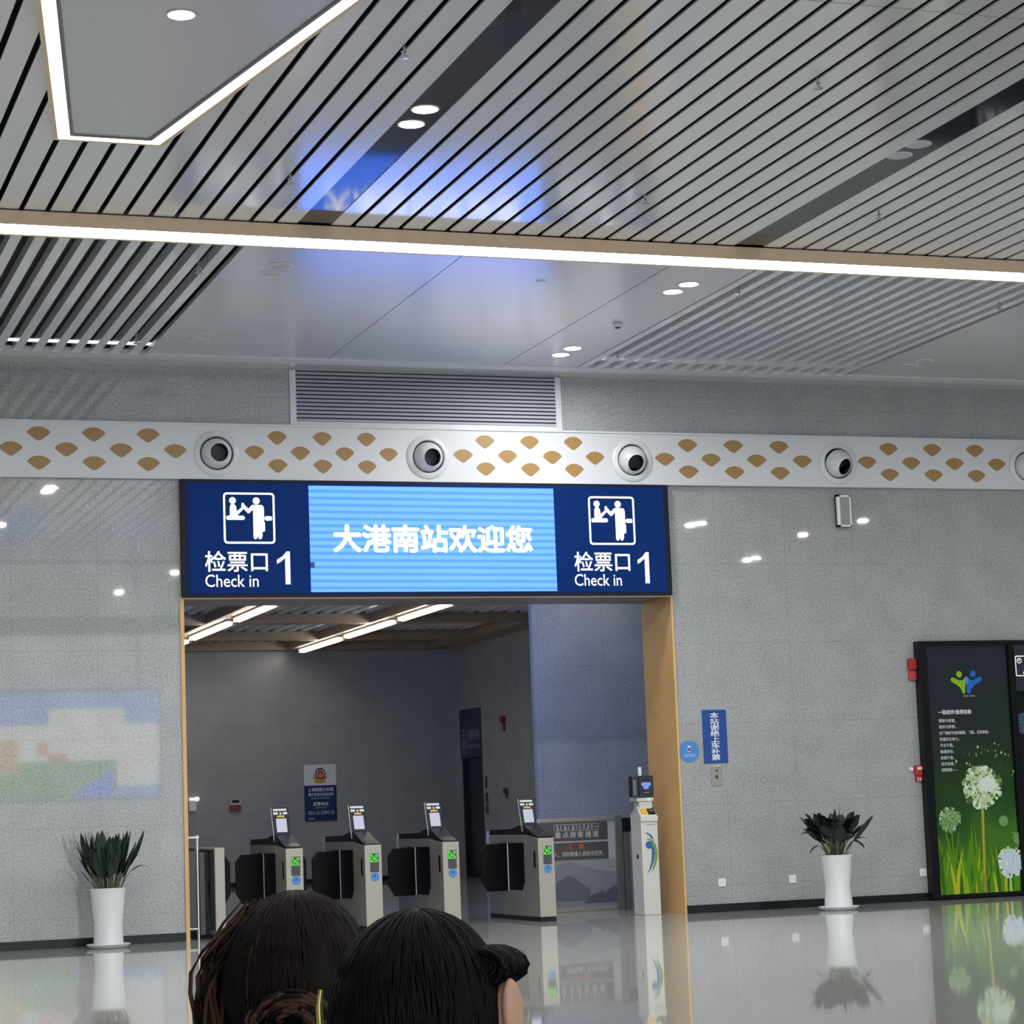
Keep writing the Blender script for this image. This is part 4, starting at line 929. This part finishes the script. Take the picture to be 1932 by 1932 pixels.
# ================================================================== SEATED PEOPLE (only the heads reach into the frame)
M_skin = mat('skin', (214, 168, 140), 0.5)
M_hair1 = mat('dark_brown_hair', (30, 22, 22), 0.6, 0.12, noise=0.3, nscale=40)
M_hair1b = mat('chestnut_hair', (80, 56, 46), 0.6, 0.12, noise=0.3, nscale=40)
M_hair2 = mat('black_hair', (15, 14, 15), 0.6, 0.12, noise=0.3, nscale=40)
def body(name, t, hx, hz, cloth):
    """seated figure: one skinned surface; z in world, x/y local; head centre at hz"""
    J = [((0, 0, 0.50), 0.13), ((0, 0.01, 0.68), 0.12), ((0, 0.0, 0.84), 0.135), ((0, 0.01, 0.935), 0.07), ((0, 0.015, 0.985), 0.052), ((0, 0.03, hz - 0.05), 0.075), ((0, 0.025, hz + 0.02), 0.088), ((0, 0.02, hz + 0.06), 0.075),
         ((-0.17, 0, 0.885), 0.055), ((-0.22, 0.06, 0.66), 0.042), ((-0.12, 0.27, 0.60), 0.033), ((-0.06, 0.33, 0.58), 0.03),
         ((0.17, 0, 0.885), 0.055), ((0.22, 0.06, 0.66), 0.042), ((0.12, 0.27, 0.60), 0.033), ((0.06, 0.33, 0.58), 0.03),
         ((-0.1, 0.05, 0.49), 0.095), ((-0.11, 0.44, 0.49), 0.065), ((-0.11, 0.42, 0.1), 0.045), ((-0.11, 0.55, 0.045), 0.035),
         ((0.1, 0.05, 0.49), 0.095), ((0.11, 0.44, 0.49), 0.065), ((0.11, 0.42, 0.1), 0.045), ((0.11, 0.55, 0.045), 0.035)]
    E = [(0, 1), (1, 2), (2, 3), (3, 4), (4, 5), (5, 6), (6, 7), (2, 8), (8, 9), (9, 10), (10, 11), (2, 12), (12, 13), (13, 14), (14, 15), (0, 16), (16, 17), (17, 18), (18, 19), (0, 20), (20, 21), (21, 22), (22, 23)]
    me = bpy.data.meshes.new('sk'); me.from_pydata([j[0] for j in J], E, [])
    o = bpy.data.objects.new('sk', me); COL.objects.link(o)
    sk = o.modifiers.new('skin', 'SKIN'); sub = o.modifiers.new('sub', 'SUBSURF'); sub.levels = 2; sub.render_levels = 2
    lay_ = me.skin_vertices[0].data
    for i, j in enumerate(J): lay_[i].radius = (j[1], j[1]); lay_[i].use_root = (i == 0)
    bpy.context.view_layer.update()
    m2 = bpy.data.meshes.new_from_object(o.evaluated_get(bpy.context.evaluated_depsgraph_get()))
    bpy.data.objects.remove(o)
    mb = MB(); mb.add([tuple(v.co) for v in m2.vertices], [tuple(p.vertices) for p in m2.polygons])
    mb.m = [0 if (sum(m2.vertices[i].co.z for i in p.vertices) / len(p.vertices) > 0.955 or (m2.vertices[p.vertices[0]].co.y > 0.28 and abs(m2.vertices[p.vertices[0]].co.z - 0.59) < 0.06 and abs(m2.vertices[p.vertices[0]].co.x) < 0.1)) else 1 for p in m2.polygons]
    # face: brow-to-chin mask, nose, lips, eyes, ears
    def ell(c, r, mi, n=14):
        vs = []; fs = []
        for i in range(n + 1):
            th = pi * i / n
            for k in range(n):
                ph = 2 * pi * k / n
                vs.append((c[0] + r[0] * sin(th) * cos(ph), c[1] + r[1] * sin(th) * sin(ph), c[2] + r[2] * cos(th)))
        for i in range(n):
            for k in range(n): fs.append((i * n + k, i * n + (k + 1) % n, (i + 1) * n + (k + 1) % n, (i + 1) * n + k))
        mb.add(vs, fs, mi)
    ell((0, 0.045, hz - 0.01), (0.077, 0.075, 0.108), 0)
    ell((0, 0.118, hz - 0.025), (0.014, 0.022, 0.026), 0)
    ell((0, 0.108, hz - 0.068), (0.024, 0.01, 0.009), 2)
    for s in (-1, 1):
        ell((s * 0.031, 0.105, hz + 0.005), (0.014, 0.012, 0.009), 3); ell((s * 0.031, 0.115, hz + 0.005), (0.006, 0.005, 0.006), 4)
        ell((s * 0.082, 0.015, hz - 0.018), (0.012, 0.022, 0.034), 0)
    return mb.build(name, [M_skin, cloth, mat('lips', (170, 96, 90), 0.5), mat('eye_white', (230, 230, 228), 0.3), M_black], t, smooth=True)
def hair_cap(mb, c, r, seed, mi, zcut=-0.6, n=40, bump=0.004):
    rg = random.Random(seed); vs = []; fs = []; rows = 22
    off = [rg.uniform(-1, 1) for _ in range(n)]
    for i in range(rows + 1):
        th = 2.35 * i / rows
        for k in range(n):
            ph = 2 * pi * k / n
            q = 1 + bump / 0.1 * off[k] * sin(th) + 0.012 * sin(3 * ph + seed)
            vs.append((c[0] + r[0] * q * sin(th) * cos(ph), c[1] + r[1] * q * sin(th) * sin(ph), c[2] + r[2] * cos(th)))
    for i in range(rows):
        for k in range(n): fs.append((i * n + k, i * n + (k + 1) % n, (i + 1) * n + (k + 1) % n, (i + 1) * n + k))
    mb.add(vs, fs, mi)
def strands(mb, c, r, seed, mi, count):
    """fine locks combed over the cap from the crown downwards"""
    rg = random.Random(seed)
    for _ in range(count):
        ph = rg.uniform(0, 2 * pi); th0 = rg.uniform(0.0, 1.1); th1 = min(2.3, th0 + rg.uniform(0.9, 1.6)); tw = rg.uniform(-0.25, 0.25); e = rg.uniform(1.0, 1.012)
        pts = []
        for k in range(10):
            th = th0 + (th1 - th0) * k / 9; p = ph + tw * k / 9
            pts.append((c[0] + r[0] * e * sin(th) * cos(p), c[1] + r[1] * e * sin(th) * sin(p), c[2] + r[2] * e * cos(th)))
        mb.tube(pts, [0.0017 * sin(pi * (k + .6) / 10.6) + 0.0003 for k in range(10)], 6, mi)
# farther person: brown hair with a loose curled tail and side locks
P1 = Vector((-7.650, -23.418, 0))
t = thing('person', 'person on the left from behind, dark brown hair tied in a loose curl', 'person', P1, 'seated people in the foreground', rz=-0.33)
body('body', t, 0, 1.075, mat('grey_coat', (90, 88, 92), 0.8))
hb = MB(); c = (0, 0.0, 1.084); r = (0.103, 0.125, 0.122)
hair_cap(hb, c, r, 4, 0); strands(hb, c, r, 5, 0, 850); strands(hb, c, r, 6, 1, 16)
hb.build('hair', [M_hair1, M_hair1b], t, smooth=True)
lk = MB(); rg = random.Random(21)
for k in range(70):
    x0 = -0.085 + rg.uniform(-0.014, 0.012); y0 = rg.uniform(-0.05, 0.06); z0 = 1.165 + rg.uniform(-0.035, 0.012)
    wv_ = rg.uniform(0.8, 1.15)
    pts = [(x0 + 0.03 - 0.064 * wv_ * sin(min(1, q / 4) * pi / 2) + 0.006 * sin(q * 0.9 + k * 0.2), y0 + 0.004 * sin(q + k), z0 + 0.02 - 0.027 * q) for q in range(9)]
    lk.tube(pts, [0.0028 * sin(pi * (q + 1) / 10.5) + 0.0005 for q in range(9)], 6, rg.choice([0, 1, 1]))
lk.build('side_lock', [M_hair1, M_hair1b], t, smooth=True)
tl = MB()
for k in range(130):
    a0 = rg.uniform(0, 2 * pi); rr = rg.uniform(0.012, 0.045); ln = rg.uniform(1.2, 2.6)
    pts = [(0.005 + (rr + 0.004 * q) * cos(a0 + ln * q / 8), -0.135 - 0.022 * sin(q / 8 * pi) + rg.uniform(-0.004, 0.004), 1.062 - 0.004 * q - (rr + 0.004 * q) * sin(a0 + ln * q / 8) * 0.9 - 0.02) for q in range(9)]
    tl.tube(pts, [0.003 * sin(pi * (q + 1) / 10.5) + 0.0006 for q in range(9)], 6, rg.choice([0, 1, 1]))
tl.build('curled_tail', [M_hair1, M_hair1b], t, smooth=True)
# nearer person: short black hair, face turned a little to the right
P2 = Vector((-7.726, -24.246, 0))
t = thing('person', 'nearest person from behind, smooth black hair and one ear showing', 'person', P2, 'seated people in the foreground', rz=-0.75)
body('body', t, 0, 1.08, mat('black_coat', (36, 36, 40), 0.8))
hb = MB(); c = (0, -0.004, 1.094); r = (0.087, 0.110, 0.1115)
hair_cap(hb, c, r, 14, 0, bump=0.002); strands(hb, c, r, 15, 0, 620)
for k in range(220):
    y0 = rg.uniform(-0.005, 0.055); f = rg.uniform(0.25, 1.0); a1 = radians(rg.uniform(-80, -50))
    pts = []
    for q in range(9):
        an = radians(115) + (a1 - radians(115)) * q / 8
        pts.append((0.066 + 0.034 * f * cos(an), y0 + 0.004 * sin(q + k), 1.150 + 0.021 * f * sin(an) - 0.006 * f))
    hb.tube(pts, [0.0026 * sin(pi * (q + 1) / 10.5) + 0.0005 for q in range(9)], 6, 0)
hb.build('hair', [M_hair2], t, smooth=True)
er = MB()
for (cx, cy, cz), (rx, ry, rz) in (((0.091, 0.02, 1.098), (0.014, 0.022, 0.036)), ((0.098, 0.01, 1.104), (0.008, 0.016, 0.03)), ((0.09, 0.03, 1.07), (0.009, 0.012, 0.014))):
    vs = [(cx + rx * sin(pi * i / 12) * cos(2 * pi * k / 16), cy + ry * sin(pi * i / 12) * sin(2 * pi * k / 16), cz + rz * cos(pi * i / 12)) for i in range(13) for k in range(16)]
    er.add(vs, [(i * 16 + k, i * 16 + (k + 1) % 16, (i + 1) * 16 + (k + 1) % 16, (i + 1) * 16 + k) for i in range(12) for k in range(16)])
er.build('ear', M_skin, t, smooth=True)
MB().tube([(-0.089, -0.050, 1.128), (-0.0905, -0.052, 1.11), (-0.089, -0.052, 1.07)], [0.0026, 0.0038, 0.0036], 8).build('hair_clip', mat('gold_metal', (226, 206, 120), 0.25, metal=0.6), t, smooth=True)

# ================================================================== ADVERTISING SCREEN BEHIND THE CAMERA (its reflection lies on the left wall)
t = thing('advertising_screen', 'wide lit advertising screen behind the camera, mirrored on the left wall', 'screen', (-0.4, -32.0, 2.1))
MB().box(-3.2, 3.15, -0.15, 0.0, -0.05, 2.75).build('case', M_black, t)
MB().tube([(-2.6, -0.08, 2.7), (-2.6, -0.08, 5.1)], 0.03).tube([(2.6, -0.08, 2.7), (2.6, -0.08, 5.1)], 0.03).build('hanger', M_steel2, t)
im = MB()
def Q(x0, x1, z0, z1, mi, d): im.add([(x0, d, z0), (x1, d, z0), (x1, d, z1), (x0, d, z1)], [(0, 1, 2, 3)], mi)
Q(-3.15, 3.1, 0, 2.7, 0, 0.002); Q(-3.15, 3.1, 0.85, 1.85, 1, 0.004); Q(0.3, 2.2, 1.8, 2.25, 1, 0.005); Q(-3.15, 2.0, 0.0, 0.95, 2, 0.006); Q(-0.9, -0.45, 0.65, 1.5, 3, 0.008); Q(0.0, 0.28, 1.1, 1.45, 4, 0.008)
im.add([(0.75, 0.008, 0.02), (1.9, 0.008, 0.02), (1.9, 0.008, 0.75)], [(0, 1, 2)], 5); Q(2.0, 3.05, 0.3, 1.0, 1, 0.008); Q(0.28, 0.75, 0.95, 1.15, 4, 0.009)
im.build('screen_picture', [mat('ad_' + n_, (5, 5, 5), emit=lin(c), es=e * 1.7) for n_, c, e in (('sky', (120, 165, 235), 3.2), ('white', (245, 245, 240), 3.0), ('green', (120, 180, 110), 2.6), ('sand', (235, 195, 110), 2.8), ('orange', (240, 150, 110), 2.8), ('blue', (70, 120, 240), 3.4))], t)
